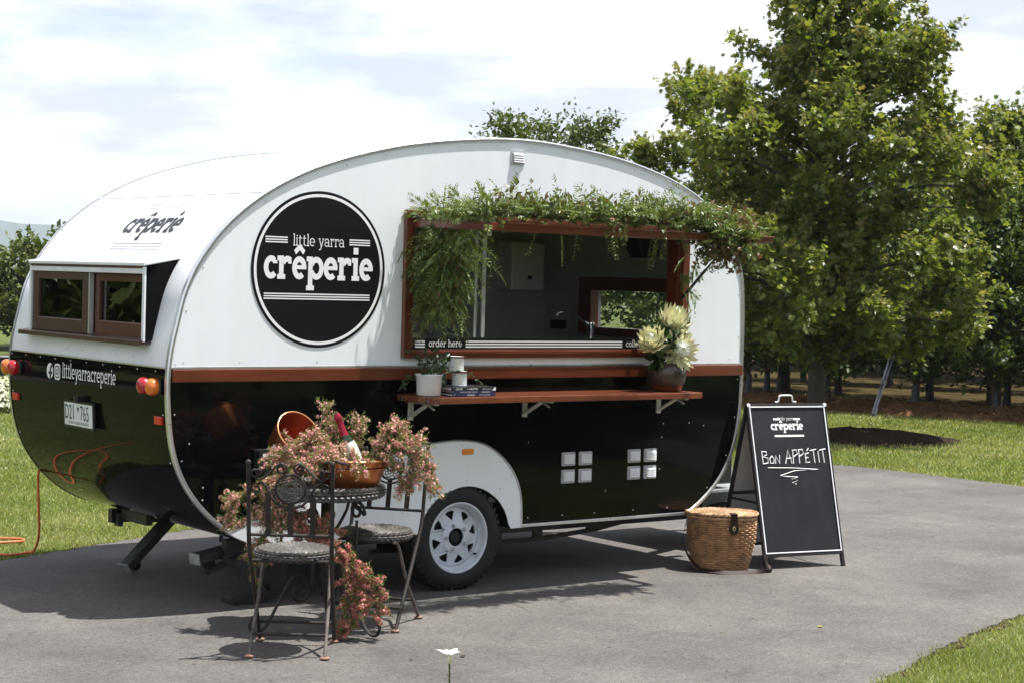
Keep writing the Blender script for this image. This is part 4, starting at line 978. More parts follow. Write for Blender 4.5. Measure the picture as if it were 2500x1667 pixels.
b = MB(); b.tube([T+Vector((.055*math.cos(a*PI/10), .055*math.sin(a*PI/10), .40)) for a in range(20)], .008, 6, closed=True); b.build('leg_ring', 'iron', tab)

# copper tub, copper pail, bottle
tub_c = TB(.115, -.02, TZ)
tub = thing('copper_tub', 'wide burnished copper tub on the wicker table', 'tub', tub_c)
b = MB(); b.lathe([(.001, .004), (.150, .004), (.158, .014), (.202, .128)], 48, Matrix.Translation(tub_c)); b.build('bowl', 'copper', tub, smooth=50)
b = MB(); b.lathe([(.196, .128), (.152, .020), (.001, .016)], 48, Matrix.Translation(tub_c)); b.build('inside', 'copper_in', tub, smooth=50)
b = MB(); b.tube([tub_c+Vector((.203*math.cos(a*PI/24), .203*math.sin(a*PI/24), .130)) for a in range(48)], .006, 8, closed=True); b.build('rim', 'copper_rim', tub, smooth=60)
b = MB(); b.lathe([(.196, .095), (.12, .12), (.001, .13)], 30, Matrix.Translation(tub_c)); b.build('filling', 'soil', tub, smooth=60)
hd = tub_c-F2*.20+R2*-.03
b = MB(); b.tube([tuple(p) for p in cat([hd+R2*-.06+UZ*.10, hd+R2*-.05-F2*.03+UZ*.125, hd-F2*.04+UZ*.135, hd+R2*.05-F2*.03+UZ*.125, hd+R2*.06+UZ*.10], 4)], .005, 6); b.build('handle', 'iron', tub, smooth=60)
axis = (R2*.52-F2*.62+UZ*.55).normalized(); pc = TB(-.135, .10, .940)
pm = Matrix.Translation(pc) @ axis.to_track_quat('Z', 'Y').to_matrix().to_4x4()
pail = thing('copper_pail', 'deep copper pail tipped on its side behind the flowers', 'pail', pc-UZ*.15)
b = MB(); b.lathe([(.001, -.17), (.078, -.17), (.086, -.16), (.112, .0)], 48, pm); b.build('body', 'copper', pail, smooth=50)
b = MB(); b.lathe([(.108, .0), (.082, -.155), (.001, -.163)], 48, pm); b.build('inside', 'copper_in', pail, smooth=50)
b = MB(); b.tube([pm @ Vector((.112*math.cos(a*PI/24), .112*math.sin(a*PI/24), 0)) for a in range(48)], .0045, 8, closed=True); b.build('rim', 'copper_rim', pail, smooth=60)
b = MB(); b.tube([TB(-.245, .08, .875), TB(-.262, .09, .83)], .008, 8); b.build('handle', 'paper', pail)
bd = (R2*-.36-F2*.05+UZ*.93).normalized(); bp = TB(.175, .0, .745); bm_ = Matrix.Translation(bp) @ bd.to_track_quat('Z', 'Y').to_matrix().to_4x4()
bot = thing('wine_bottle', 'sparkling wine bottle with dark red foil leaning in the copper tub', 'bottle', bp)
b = MB(); b.lathe([(.001, 0), (.038, .002), (.041, .01), (.041, .12), (.038, .155), (.024, .205), (.0165, .225)], 28, bm_); b.build('glass', 'bottle_glass', bot, smooth=50)
b = MB(); b.lathe([(.0235, .2055), (.0172, .228), (.0155, .270), (.0155, .283), (.0185, .288), (.0185, .300), (.016, .312), (.0125, .320), (.0001, .321)], 24, bm_); b.build('foil', 'foil', bot, smooth=50)
b = MB(); b.lathe([(.0415, .035), (.0417, .118), (.0390, .152), (.0335, .172)], 28, bm_); b.build('paper_label', 'paper', bot, smooth=50)

# ------------------------------------------------------------------ sprays of wax flowers
PET = [(0, 0, 0), (.30, .45, .12), (0, 1, .05), (-.30, .45, .12)]
FLW_V, FLW_F = [], []
for k in range(5):
    a = 2*PI*k/5; c, s = math.cos(a), math.sin(a)
    FLW_V += [(x*c-y*s, x*s+y*c, z) for x, y, z in PET]; FLW_F.append((4*k, 4*k+1, 4*k+2, 4*k+3))
def spray(label, curves, nfl, nlv, petal='pink_flower', size=.0068, spread=.03, tipy=.25, group='sprays of pink wax flower on the table'):
    base = Vector(curves[0][0][0])
    th_ = thing('flower_spray', label, 'flowers', base, group=group)
    fp, fd_, ft, lp, ld, st = [], [], [], [], [], MB()
    tot = sum(c[1] for c in curves)
    for pts, wgt, wid in curves:
        c = np.array(cat([tuple(p) for p in pts], 8)); k = len(c)
        twigs = max(5, int(26*wgt/tot*7))
        st.tube([tuple(p) for p in c], [.004*(1-.7*i/k)+.0008 for i in range(k)], 5)
        for ti in range(twigs):
            t0 = rng.uniform(.05, .98); i = int(t0*(k-1)); tang = c[min(i+1, k-1)]-c[max(i-1, 0)]; tang /= np.linalg.norm(tang)+1e-9
            d = rng.normal(size=3); d /= np.linalg.norm(d); d = d*.85+tang*.75+np.array([0, 0, .1]); d /= np.linalg.norm(d)
            Lg = wid*rng.uniform(.55, 1.25); p0 = c[i]; p1 = p0+d*Lg+np.array([0, 0, -.12*Lg])
            st.tube([tuple(p0), tuple((p0+p1)/2+np.array([0, 0, .08*Lg])), tuple(p1)], [.0014, .0011, .0006], 4)
            m = max(3, int(nfl*wgt/tot/twigs)); u = rng.uniform(.25, 1.05, m)[:, None]
            pp = p0+(p1-p0)*u+np.array([0, 0, .08*Lg])*4*u*(1-u)*.5; jit = rng.normal(size=(m, 3)); jit /= np.linalg.norm(jit, axis=1)[:, None]
            fp.append(pp+jit*rng.uniform(.004, spread*.6, (m, 1))); fd_.append(jit+d*.3); ft.append(np.clip(rng.normal(tipy*rng.random()*.8-.02, .16, m)+.12*(u[:, 0] > .85), 0, 1))
            ml = max(3, int(nlv*wgt/tot/twigs)); u = rng.uniform(0, 1, ml)[:, None]; jd = rng.normal(size=(ml, 3)); jd /= np.linalg.norm(jd, axis=1)[:, None]
            lp.append(p0+(p1-p0)*u+rng.normal(size=(ml, 3))*.006); ld.append(jd*.9+d*.7+np.array([0, 0, .2]))
    fp, fd_, ft = np.concatenate(fp), np.concatenate(fd_), np.concatenate(ft); lp, ld = np.concatenate(lp), np.concatenate(ld)
    fr_ = frames(fd_); fr_ = np.stack([fr_[:, :, 0], fr_[:, :, 2], fr_[:, :, 1]], 2)      # flower faces along its direction
    foliage('flowers', petal, th_, [scatter(FLW_V, FLW_F, fp, fr_, rng.uniform(.75, 1.3, len(fp))*size, ft)], kind='stuff')
    foliage('needles', 'wax_leaf', th_, [scatter(*NEEDLE, lp, frames(ld), rng.uniform(.014, .032, len(lp)))], kind='stuff')
    st.build('stems', 'stem_green', th_)
spray('heap of pink wax flowers spilling over the left rim of the copper tub', [
    ([TB(.10, -.05, .80), TB(0, -.10, .87), TB(-.12, -.12, .87), TB(-.24, -.12, .84)], 1.0, .10),
    ([TB(.10, -.10, .82), TB(.02, -.16, .86), TB(-.08, -.18, .83)], 1.1, .09), ([TB(.02, 0, .84), TB(-.02, -.10, .90), TB(-.08, -.14, .92)], .7, .08),
    ([TB(.14, -.14, .82), TB(.18, -.18, .84), TB(.20, -.2, .80)], .45, .07),
    ([TB(.0, -.10, .84), TB(-.10, -.2, .80), TB(-.17, -.22, .76)], .6, .09), ([TB(.12, -.16, .84), TB(.05, -.22, .83), TB(-.03, -.25, .79)], .7, .08)], 5600, 8500)
spray('tall upright wax flower sprig behind the wine bottle', [
    ([TB(.06, .06, .83), TB(.02, .06, .95), TB(.0, .05, 1.085)], 1, .06), ([TB(.06, .05, .83), TB(.04, .03, .93), TB(.055, .02, 1.0)], .6, .05), ([TB(.14, .06, .84), TB(.155, .06, .93), TB(.16, .06, 1.01)], .8, .06)], 1300, 3000, tipy=.6)
spray('wax flower spray fanning out to the right of the copper tub', [
    ([TB(.20, 0, .83), TB(.29, -.02, .93), TB(.345, -.03, 1.01)], .8, .075), ([TB(.22, -.02, .84), TB(.34, -.04, .92), TB(.44, -.05, .93)], 1, .085),
    ([TB(.22, -.04, .83), TB(.36, -.06, .88), TB(.44, -.08, .82), TB(.47, -.08, .73)], 1, .08), ([TB(.3, -.03, .88), TB(.44, -.04, .88), TB(.52, -.04, .78), TB(.555, -.04, .67)], .9, .06),
    ([TB(.25, -.05, .85), TB(.36, -.08, .80), TB(.40, -.09, .68)], .7, .06)], 4000, 6000, tipy=.45)
spray('wax flower spray trailing down left behind the chair back', [
    ([TB(-.10, -.12, .80), TB(-.2, -.16, .74), TB(-.32, -.16, .68), TB(-.43, -.14, .60)], 1.0, .085), ([TB(-.12, -.14, .78), TB(-.22, -.18, .66), TB(-.34, -.17, .55), TB(-.42, -.15, .52)], .9, .08),
    ([TB(-.12, -.14, .76), TB(-.20, -.18, .60), TB(-.26, -.17, .46), TB(-.30, -.15, .36)], .9, .075), ([TB(-.14, -.14, .74), TB(-.16, -.18, .62), TB(-.18, -.18, .50)], .9, .08),
    ([TB(-.28, -.15, .42), TB(-.32, -.15, .34), TB(-.31, -.15, .25)], .25, .04)], 5200, 9000, tipy=.35)
spray('deep red wax flower spray cascading past the chair seat to the ground', [
    ([TB(-.12, -.14, .58), TB(-.05, -.20, .48), TB(.08, -.24, .43), TB(.20, -.26, .37)], 1.2, .085), ([TB(-.05, -.18, .52), TB(.02, -.22, .45), TB(.14, -.25, .36), TB(.26, -.26, .29)], 1.2, .085),
    ([TB(.10, -.24, .42), TB(.22, -.27, .33), TB(.30, -.27, .26)], .8, .075), ([TB(.12, -.25, .38), TB(.17, -.28, .26), TB(.19, -.29, .14), TB(.18, -.30, .04)], 1.2, .085),
    ([TB(.14, -.25, .34), TB(.22, -.28, .22), TB(.27, -.29, .13)], .8, .075), ([TB(.18, -.28, .24), TB(.28, -.29, .20), TB(.34, -.29, .16)], .45, .055), ([TB(.15, -.28, .20), TB(.15, -.29, .10), TB(.13, -.30, .03)], .5, .05), ([TB(-.02, -.18, .50), TB(.03, -.2, .52), TB(.10, -.22, .50)], .6, .06), ([TB(-.14, -.12, .66), TB(-.12, -.17, .56), TB(-.07, -.2, .46)], .9, .08), ([TB(-.16, -.14, .55), TB(-.06, -.19, .50), TB(.02, -.22, .42)], .9, .08)], 9000, 9500, petal='red_flower', tipy=.25)

# ------------------------------------------------------------------ garland on the awning
def frond_pack(roots, dirs, lens, nl=11, ll=.032, droop=.55, lw=.16):
    P_, D_, S_, Tn = [], [], [], []
    for p, d, Lf in zip(roots, dirs, lens):
        p = np.array(p, float); d = np.array(d, float); d /= np.linalg.norm(d); s = np.cross(d, rng.normal(size=3)); s /= np.linalg.norm(s)+1e-9
        step = Lf/nl; tn = rng.random()*.5
        for i in range(nl):
            p = p+d*step; d = d+np.array([0, 0, -droop*step*6]); d /= np.linalg.norm(d); s = s-d*(s@d); s /= np.linalg.norm(s)+1e-9
            q = math.sin(PI*(.18+.78*i/nl))
            for sg_ in (-1, 1):
                P_.append(p.copy()); D_.append(s*sg_*.8+d*.65+np.array([0, 0, -.12])); S_.append(ll*(.45+.65*q)*rng.uniform(.8, 1.15)); Tn.append(np.clip(tn*.6+.25*(i/nl), 0, 1))
    return scatter([(0, 0, 0), (lw, .42, .03), (0, 1, 0), (-lw, .42, .03)], [(0, 1, 2, 3)], np.array(P_), frames(np.array(D_), ((0, 0, 1.2), .6)), np.array(S_), np.array(Tn))
gar = thing('greenery_garland', 'leafy green garland of feathery foliage draped over the awning flap', 'garland', (.60, -.35, 2.02))
def gpath(u):      # along the left rail, then the front rail of the flap
    if u < 0: return np.array([fx0+.05, -.70+(-u)*-.0-(-u)*-.62, HZ+.018])
    return np.array([fx0+.05+u*(fx1-fx0-.02), -.665, HZ+.030])
def garl(name, n, roots, spread, ln, up_, out_=(.0, -.35, 0), mat_='pepper_leaf', **kw):
    r_ = np.array(roots)+rng.normal(size=(n, 3))*np.array(spread); d = rng.normal(size=(n, 3)); d[:, 2] = np.abs(d[:, 2])*up_[0]+up_[1]; d += np.array(out_)
    foliage(name, mat_, gar, [frond_pack(r_, d, rng.uniform(ln[0], ln[1], n), **kw)], kind='stuff')
us = np.concatenate([rng.uniform(.0, .80, 300), rng.normal(.55, .10, 40), rng.normal(.32, .06, 24)]).clip(0, .82)
garl('swag', len(us), [gpath(u) for u in us], (.02, .05, .022), (.11, .21), (.75, .18))
us = -rng.uniform(0, 1, 130); garl('swag', 130, [gpath(u) for u in us], (.03, .03, .025), (.11, .20), (.7, .1))
hp = np.stack([rng.uniform(fx0+.03, fx0+.11, 300), -rng.uniform(.04, .36, 300)-.0, 2.02-rng.power(1.2, 300)*.46], 1)
garl('trail', 300, hp, (.015, .03, .03), (.12, .22), (.0, -.65), (0, -.15, 0), droop=.9)
hp = np.stack([rng.uniform(fx0+.02, fx0+.10, 40), -rng.uniform(.03, .5, 40), 2.0-rng.random(40)*.2], 1); garl('trail', 40, hp, (.02, .04, .02), (.14, .24), (.2, -.1), (.1, -.2, 0), droop=1.2)
hp = np.array([gpath(u) for u in (.33, .345, .37, .55, .57, .585, .60, .40, .16, .2)]); garl('trail', 10, hp+np.array([0, -.03, .0]), (.01, .01, .01), (.18, .26), (.0, -.8), (0, -.3, 0), droop=1.5, nl=13)
hp = np.stack([rng.uniform(fx1-.52, fx1-.20, 130), -.69+rng.normal(size=130)*.06, HZ-.03+rng.normal(size=130)*.06], 1); garl('swag', 130, hp, (.02, .03, .03), (.08, .145), (.5, -.22))
hp = np.stack([rng.uniform(2.46, 2.53, 14), -.05-rng.uniform(.0, .08, 14), 1.95-rng.random(14)*.40], 1); garl('trail', 14, hp, (.01, .01, .02), (.08, .13), (.0, -1.6), (0, -.1, 0), droop=1.0)
# broad leaves and berries mixed in
def broad(name, n, ctr, spr, sz, mat_, tip):
    p = np.array(ctr)[rng.integers(0, len(ctr), n)]+rng.normal(size=(n, 3))*np.array(spr); d = rng.normal(size=(n, 3))+np.array([0, -.3, .2])
    foliage(name, mat_, gar, [scatter(*LEAF1, p, frames(d, ((0, 0, 1), .8)), rng.uniform(*sz, n), np.clip(rng.normal(tip, .3, n), 0, 1))], kind='stuff')
broad('broad_leaves', 900, [gpath(u)+np.array([0, 0, .045]) for u in np.linspace(.02, .80, 40)], (.03, .05, .035), (.025, .05), 'gum_leaf', .25)
broad('broad_leaves', 1300, [(x, -.69, z) for x in np.linspace(fx1-.50, fx1-.18, 20) for z in (HZ-.10, HZ-.04, HZ+.02)], (.03, .06, .05), (.025, .05), 'gum_leaf', .3)
broad('broad_leaves', 600, [(fx0+.06, y, z) for y in (-.06, -.2, -.32) for z in np.linspace(1.55, 2.02, 12)], (.03, .05, .05), (.02, .04), 'gum_leaf', .35)
gs = MB(); gs.tube([tuple(gpath(-1)), tuple(gpath(-.5)), tuple(gpath(0)), tuple(gpath(.3)), tuple(gpath(.6)), tuple(gpath(.84))], .014, 6)
for dx, dy in ((.02, -.08), (.06, -.2), (.09, -.3)): gs.tube([tuple(p) for p in cat([(fx0+dx, dy, 2.03), (fx0+dx+.01, dy-.02, 1.8), (fx0+dx-.01, dy, 1.45)], 4)], .006, 5)
gs.build('stems', 'stem_brown', gar)

# ------------------------------------------------------------------ things on the shelf
vp = Vector((2.285, -.165, SZ))
vase = thing('glazed_pot', 'round dark brown glazed pot on the right end of the shelf', 'pot', vp)
b = MB(); b.lathe([(.001, .003), (.078, .003), (.086, .012), (.108, .06), (.116, .100), (.112, .135), (.098, .160), (.094, .164), (.088, .160), (.088, .14)], 44, Matrix.Translation(vp)); b.build('body', 'glazed_pot', vase, smooth=50)
b = MB(); b.lathe([(.090, .15), (.001, .15)], 30, Matrix.Translation(vp)); b.build('filling', 'soil', vase)
def protea(label, c, axis, r, nlay, opening, cone, stem_to):
    c = Vector(c); ax = Vector(axis).normalized(); root = thing('protea_flower', label, 'flower', stem_to, group='pale yellow protea blooms in the brown pot')
    Mx = Matrix.Translation(c) @ ax.to_track_quat('Z', 'Y').to_matrix().to_4x4(); q3 = np.array(Mx.to_3x3()); packs = []
    tv = []; tf = []
    ns = 5
    for i in range(ns+1):
        t = i/ns; wd = .17*math.sin(PI*min(1, .25+.72*t))**.9*(1-t**5); 
        tv += [(-wd, t, -.06*(1-4*(t-.5)**2)), (0, t, -.10*(1-4*(t-.5)**2)-.02), (wd, t, -.06*(1-4*(t-.5)**2))]
    for i in range(ns): tf += [(3*i, 3*i+1, 3*i+4, 3*i+3), (3*i+1, 3*i+2, 3*i+5, 3*i+4)]
    for l in range(nlay):
        n = 12; f = l/(nlay-1); lean = opening[0]+(opening[1]-opening[0])*f; Ln = r*(.78+.30*(1-abs(f-.55)))
        D, Pp, Sz, Z_ = [], [], [], []
        for k in range(n):
            a = 2*PI*(k+.5*(l % 2))/n+rng.normal()*.08; ln_ = lean+rng.normal()*.09
            rad = np.array([math.cos(a), math.sin(a), 0]); d = rad*math.sin(ln_)+np.array([0, 0, math.cos(ln_)]); z = -rad*math.cos(ln_)+np.array([0, 0, math.sin(ln_)])
            D.append(q3@d); Z_.append(q3@z); Pp.append(np.array(c)+q3@(rad*r*(.13+.16*f)+np.array([0, 0, -r*.28*f]))); Sz.append(Ln*rng.uniform(.85, 1.12))
        D, Z_ = np.array(D), np.array(Z_); X = np.cross(D, Z_)
        packs.append(scatter(tv, tf, np.array(Pp), np.stack([X, D, Z_], 2), np.array(Sz), rng.uniform(0, .5, n)))
    foliage('bracts', 'bract', root, packs, smooth=60)
    b = MB(); b.lathe([(r*.30*k_, z) for k_, z in ((1.0, -.02), (1.25, r*.10), (1.25, r*.25), (1.0, r*.45), (.62, r*.62), (.25, r*.78), (.01, r*.86))], 26, Mx); b.build('centre', 'pollen', root, smooth=60)
    if cone:
        n = 420; a = rng.uniform(0, 2*PI, n); zz = rng.uniform(0, .7, n); rr = r*.30*1.25*np.sqrt(np.clip(1-zz, .1, 1)); pos = np.stack([rr*np.cos(a), rr*np.sin(a), zz*r*.8], 1); dd = np.stack([np.cos(a)*.5, np.sin(a)*.5, np.full(n, .9)], 1)
        foliage('styles', 'white_petal', root, [scatter(*NEEDLE, pos@q3.T+np.array(c), frames(dd@q3.T), np.full(n, r*.30))], kind='stuff')
    b = MB(); b.tube([tuple(p) for p in cat([tuple(stem_to), tuple(Vector(stem_to).lerp(c, .5)+UZ*.01), tuple(c-ax*r*.2)], 4)], .007, 7); b.build('stem', 'stem_green', root, smooth=60)
    return root
st0 = vp+UZ*.15
pr = [protea('pale protea bloom tilted to the left over the counter sign', (2.135, -.19, 1.372), (-.62, -.42, .55), .100, 4, (.25, .78), False, st0+Vector((-.03, -.01, 0))),
      protea('topmost pale protea bloom standing above the brown pot', (2.345, -.14, 1.485), (.10, -.30, .92), .118, 4, (.22, .75), False, st0+Vector((.01, .02, 0))),
      protea('open protea bloom with white centre facing the camera over the pot rim', (2.300, -.245, 1.325), (-.30, -.88, .25), .105, 4, (.75, 1.35), True, st0+Vector((.01, -.04, 0))),
      protea('small pale protea partly hidden at the right behind the other blooms', (2.445, -.10, 1.385), (.75, -.25, .40), .085, 3, (.3, .8), False, st0+Vector((.04, .02, 0)))]
n = 130; pos = []; dd = []
for i in range(n):
    t = rng.random(); ang = rng.uniform(0, 2*PI); 
    pos.append(np.array(vp)+np.array([rng.normal()*.055-.02, rng.normal()*.04, .17+t*.17])); d = np.array([math.cos(ang), math.sin(ang)*.7-.2, rng.uniform(-.15, .7)]); dd.append(d)
for i in range(8): pos.append(np.array(vp)+np.array([-.09, -.02, .165])+rng.normal(size=3)*.015); dd.append(np.array([-.7, -.3, -.45])+rng.normal(size=3)*.25)
OV = ([(0, 0, 0), (.20, .30, .04), (.24, .6, .05), (.10, .92, .02), (0, 1, 0), (-.10, .92, .02), (-.24, .6, .05), (-.20, .30, .04), (0, .5, -.02)], [(8, i, i+1) for i in range(7)]+[(8, 7, 0)])
foliage('leaves', 'protea_leaf', pr[1], [scatter(*OV, np.array(pos), frames(np.array(dd), ((0, -.5, 1), .6)), rng.uniform(.06, .105, len(pos)), rng.uniform(0, .5, len(pos)))], kind='stuff')

def ivy(parent, c, r, h, n, sz, trail=()):
    p = np.array(c)+rng.normal(size=(n, 3))*np.array([r*.55, r*.5, h*.3])+np.array([0, 0, h*.5]); d = (p-np.array(c))*np.array([1, 1, .5])+rng.normal(size=(n, 3))*.03
    packs = [scatter(*OV, p, frames(d, ((0, -.4, 1), .7)), rng.uniform(sz*.7, sz*1.2, n), rng.uniform(0, .4, n))]
    for pts in trail:
        cc = np.array(cat(pts, 7)); packs.append(scatter(*OV, cc+rng.normal(size=cc.shape)*.008, frames(rng.normal(size=cc.shape)+np.array([0, -.4, 0]), ((0, -.4, 1), .7)), rng.uniform(sz*.7, sz*1.1, len(cc)), rng.uniform(0, .5, len(cc))))
    o = foliage('foliage', 'ivy_leaf', parent, packs, kind='stuff'); b = MB()
    for k in range(7):
        a = rng.uniform(0, 2*PI); b.tube([tuple(c), (c[0]+r*.4*math.cos(a), c[1]+r*.4*math.sin(a), c[2]+h*.6)], .0016, 4)
    for pts in trail: b.tube([tuple(p) for p in cat(pts, 5)], .0015, 4)
    b.build('stems', 'stem_green', parent)
ep = Vector((.572, -.190, SZ)); pp = thing('potted_plant', 'white enamel pot of dark leafy ivy at the left end of the shelf', 'plant', ep)
b = MB(); b.lathe([(.001, .002), (.058, .002), (.064, .008), (.070, .108), (.075, .112), (.074, .116), (.068, .114), (.066, .10)], 40, Matrix.Translation(ep)); b.build('pot', 'enamel', pp, smooth=50)
b = MB(); b.lathe([(.067, .100), (.001, .104)], 24, Matrix.Translation(ep)); b.build('soil', 'soil', pp)
ivy(pp, ep+Vector((.035, .02, .095)), .085, .125, 90, .034, [((.57, -.1, 1.19), (.50, -.09, 1.17), (.46, -.08, 1.12))])
jp = Vector((.690, -.105, SZ+.0495)); 
jr = thing('jar_plant', 'small green-grey glass jar with trailing plant between the pot and the tins', 'plant', jp)
b = MB(); b.lathe([(.001, .001), (.040, .001), (.046, .012), (.046, .060), (.040, .068), (.036, .066)], 28, Matrix.Translation(jp)); b.build('jar', 'jar_glass', jr, smooth=50)
ivy(jr, jp+Vector((0, .0, .055)), .06, .09, 60, .030, [((.74, -.09, 1.2), (.86, -.08, 1.22), (.92, -.12, 1.18), (.95, -.16, 1.14)), ((.80, -.08, 1.2), (.88, -.06, 1.24))])
# books
BX = Matrix.Translation((.795, -.185, 0)) @ Matrix.Rotation(-.05, 4, 'Z')
zz = SZ+.001
def book(label, z, h, wx0, wx1, cov, d=.20, title=None):
    root = thing('book', label, 'book', BX @ Vector((0, 0, z)), group='recipe books stacked on the shelf')
    loc = lambda x, y, zz_: BX @ Vector((x, y, zz_))
    def bx_(x0, x1, y0, y1, z0, z1, nm, mt):
        m_ = MB(); m_.box(x0, x1, y0, y1, z0, z1); m_.v = [tuple(loc(*v)) for v in m_.v]; return m_.build(nm, mt, root, bevel=.0012)
    bx_(wx0, wx1, -.09, d-.09, z, z+.003, 'cover', cov); bx_(wx0, wx1, -.09, d-.09, z+h-.003, z+h, 'cover', cov); bx_(wx0, wx1, -.0935, -.0885, z, z+h, 'spine', cov)
    bx_(wx0+.004, wx1-.004, -.0885, d-.094, z+.003, z+h-.003, 'pages', 'page')
    SP = lambda u, v, w_: loc(u, -.0935-w_, v)
    if title:
        m_ = MB()
        for (tx, u, v, s_, wx_, bd_) in title: sans(m_, tx, SP, u, v, s_, wx=wx_, w=.0006, bold=bd_)
        m_.build('lettering', 'white_vinyl', root)
    return root, SP
book('lowest navy recipe book of the stack on the shelf', zz, .0165, -.122, .150, 'book_navy', title=[('SARRASIN', -.03, zz+.0035, .012, .9, 0), ('BERTRAND LARCHER', .045, zz+.0045, .0085, .85, 0), ('*', -.112, zz+.002, .016, 1, 0)]); zz += .0168
book('thin navy recipe book in the middle of the stack', zz, .0130, -.118, .148, 'book_navy', title=[('RECIPES FROM THE HEART OF BRITTANY', -.075, zz+.0035, .0075, .78, 0), ('SARAH LAVOINE', .06, zz+.003, .009, .8, 0)]); zz += .0132
rb, SPb = book('topmost black recipe book with a white spine corner', zz, .0185, -.130, .152, 'book_black', title=[('CREPES', -.105, zz+.0048, .0135, 1.0, .012), ('AND', -.035, zz+.006, .007, .9, 0), ('GALETTES', -.018, zz+.0048, .0135, .88, .012), ('BERTRAND LARCHER', .065, zz+.006, .0075, .75, 0)])
m_ = MB(); m_.add([SPb(.125, zz+.0005, .0007), SPb(.151, zz+.0005, .0007), SPb(.151, zz+.018, .0007), SPb(.143, zz+.018, .0007)], [(0, 1, 2, 3)]); m_.build('spine_corner', 'white_vinyl', rb)
zz += .0187
def tin_mat():
    m, t, b, o = newmat('tin_print'); v = coords(t)
    vo = N(t, 'ShaderNodeTexVoronoi'); vo.inputs['Scale'].default_value = 95; t.links.new(v, vo.inputs['Vector'])
    c = ramp(t, vo.outputs['Distance'], [(.0, (.03, .09, .11)), (.22, (.06, .14, .16)), (.30, (.66, .68, .66))])
    n = noise(t, v, 22, 3); c = mixc(t, ramp(t, n, [(.45, (0, 0, 0)), (.55, (1, 1, 1))]), (.70, .71, .70), c)
    t.links.new(c, b.inputs['Base Color']); b.inputs['Roughness'].default_value = .35; MAT['tin_print'] = m
tin_mat(); plain('tin_rim', (.16, .045, .03), .4, .3)
def tin(label, p):
    p = Vector(p); root = thing('tin', label, 'tin', p, group='patterned tins stacked on the books'); MM = Matrix.Translation(p)
    b = MB(); b.lathe([(.001, .001), (.039, .001), (.0415, .004), (.0405, .008), (.0405, .068), (.0415, .070)], 36, MM); b.build('body', 'tin_print', root, smooth=40)
    b = MB(); b.lathe([(.0415, .070), (.0425, .072), (.0425, .078), (.040, .079)], 36, MM); b.build('rim', 'tin_rim', root, smooth=40)
    b = MB(); b.lathe([(.040, .079), (.037, .077), (.001, .077)], 36, MM); b.build('lid', 'enamel', root, smooth=40)
    b = MB(); a0 = math.atan2(-.87, -.30)
    b.add([p+Vector((.0409*math.cos(a0-.5+.1*i), .0409*math.sin(a0-.5+.1*i), z)) for i in range(7) for z in (.012, .062)], [(2*i, 2*i+2, 2*i+3, 2*i+1) for i in range(6)]); b.build('paper_label', 'paper', root, smooth=60)
tin('lower patterned tin standing on the stack of books', (.772, -.185, zz)); tin('upper patterned tin stacked on another tin', (.746, -.190, zz+.0795))

# ------------------------------------------------------------------ A-frame sign
A0 = Vector((2.993, -.319, .004)); A1 = Vector((3.572, -.435, .004)); ux = (A1-A0).normalized(); nb = Vector((-ux.y, ux.x, 0)); wd = (A1-A0).length; Hs = .985; dep = .265
asn = thing('sandwich_board', 'black A-frame chalkboard sign with white edging on the driveway', 'sign', A0.lerp(A1, .5)+nb*dep)
tilt = (nb*dep+UZ*Hs).normalized(); LS = math.hypot(dep, Hs)
def SB(u, v, w_): return A0+ux*u+tilt*v-(tilt.cross(ux)*-1)*-w_*1.0
fnn = ux.cross(tilt).normalized()
if fnn.dot(nb) > 0: fnn = -fnn
def SB(u, v, w_): return A0+ux*u+tilt*v+fnn*w_
zb = .075
def slab_box(u0, u1, v0, v1, w0, w1, nm, mt, par=None, fn_=None, bev=.002):
    fn_ = fn_ or SB; m_ = MB(); m_.add([fn_(u, v, w_) for w_ in (w0, w1) for v in (v0, v1) for u in (u0, u1)], [(0, 2, 3, 1), (4, 5, 7, 6), (0, 1, 5, 4), (2, 6, 7, 3), (0, 4, 6, 2), (1, 3, 7, 5)]); return m_.build(nm, mt, par or asn, bevel=bev, recalc=True)
def chalk_mat():
    m, t, b, o = newmat('chalkboard'); v = coords(t); n = noise(t, v, 3.5, 6, .65); n2 = noise(t, coords(t, (8, 8, 1.2)), 2.2, 4)
    c = ramp(t, n, [(.3, (.011, .012, .015)), (.7, (.020, .022, .026))]); c = mixc(t, .35, c, ramp(t, n2, [(.4, (.7, .7, .72)), (.75, (1.35, 1.35, 1.4))]), 'MULTIPLY'); t.links.new(c, b.inputs['Base Color']); b.inputs['Roughness'].default_value = .55; b.inputs['Specular IOR Level'].default_value = .25; MAT['chalkboard'] = m
chalk_mat()
slab_box(.022, wd-.022, zb+.022, LS-.022, -.004, .004, 'board', 'chalkboard', bev=0)
for u0 in (0, wd-.022): slab_box(u0, u0+.022, 0, LS, -.012, .010, 'leg', 'black_metal')
slab_box(.022, wd-.022, LS-.022, LS, -.011, .009, 'rail', 'black_metal'); slab_box(.022, wd-.022, zb, zb+.022, -.011, .009, 'rail', 'black_metal')
for a in ((.014, .021, zb+.02, LS-.012), (wd-.021, wd-.014, zb+.02, LS-.012)): slab_box(*a, .0102, .0125, 'edging', 'alu_edge', bev=0)
for a in ((.0215, wd-.0215, LS-.024, LS-.017), (.0215, wd-.0215, zb+.02, zb+.027)): slab_box(*a, .0102, .0125, 'edging', 'alu_edge', bev=0)
tb = (nb*-dep+UZ*Hs).normalized(); B0 = A0+nb*(2*dep)
def SBK(u, v, w_): return B0+ux*u+tb*v-Vector((fnn.x, fnn.y, -fnn.z))*w_
slab_box(.022, wd-.022, zb+.02, LS-.03, -.004, .004, 'board', 'sign_white', fn_=SBK, bev=0)
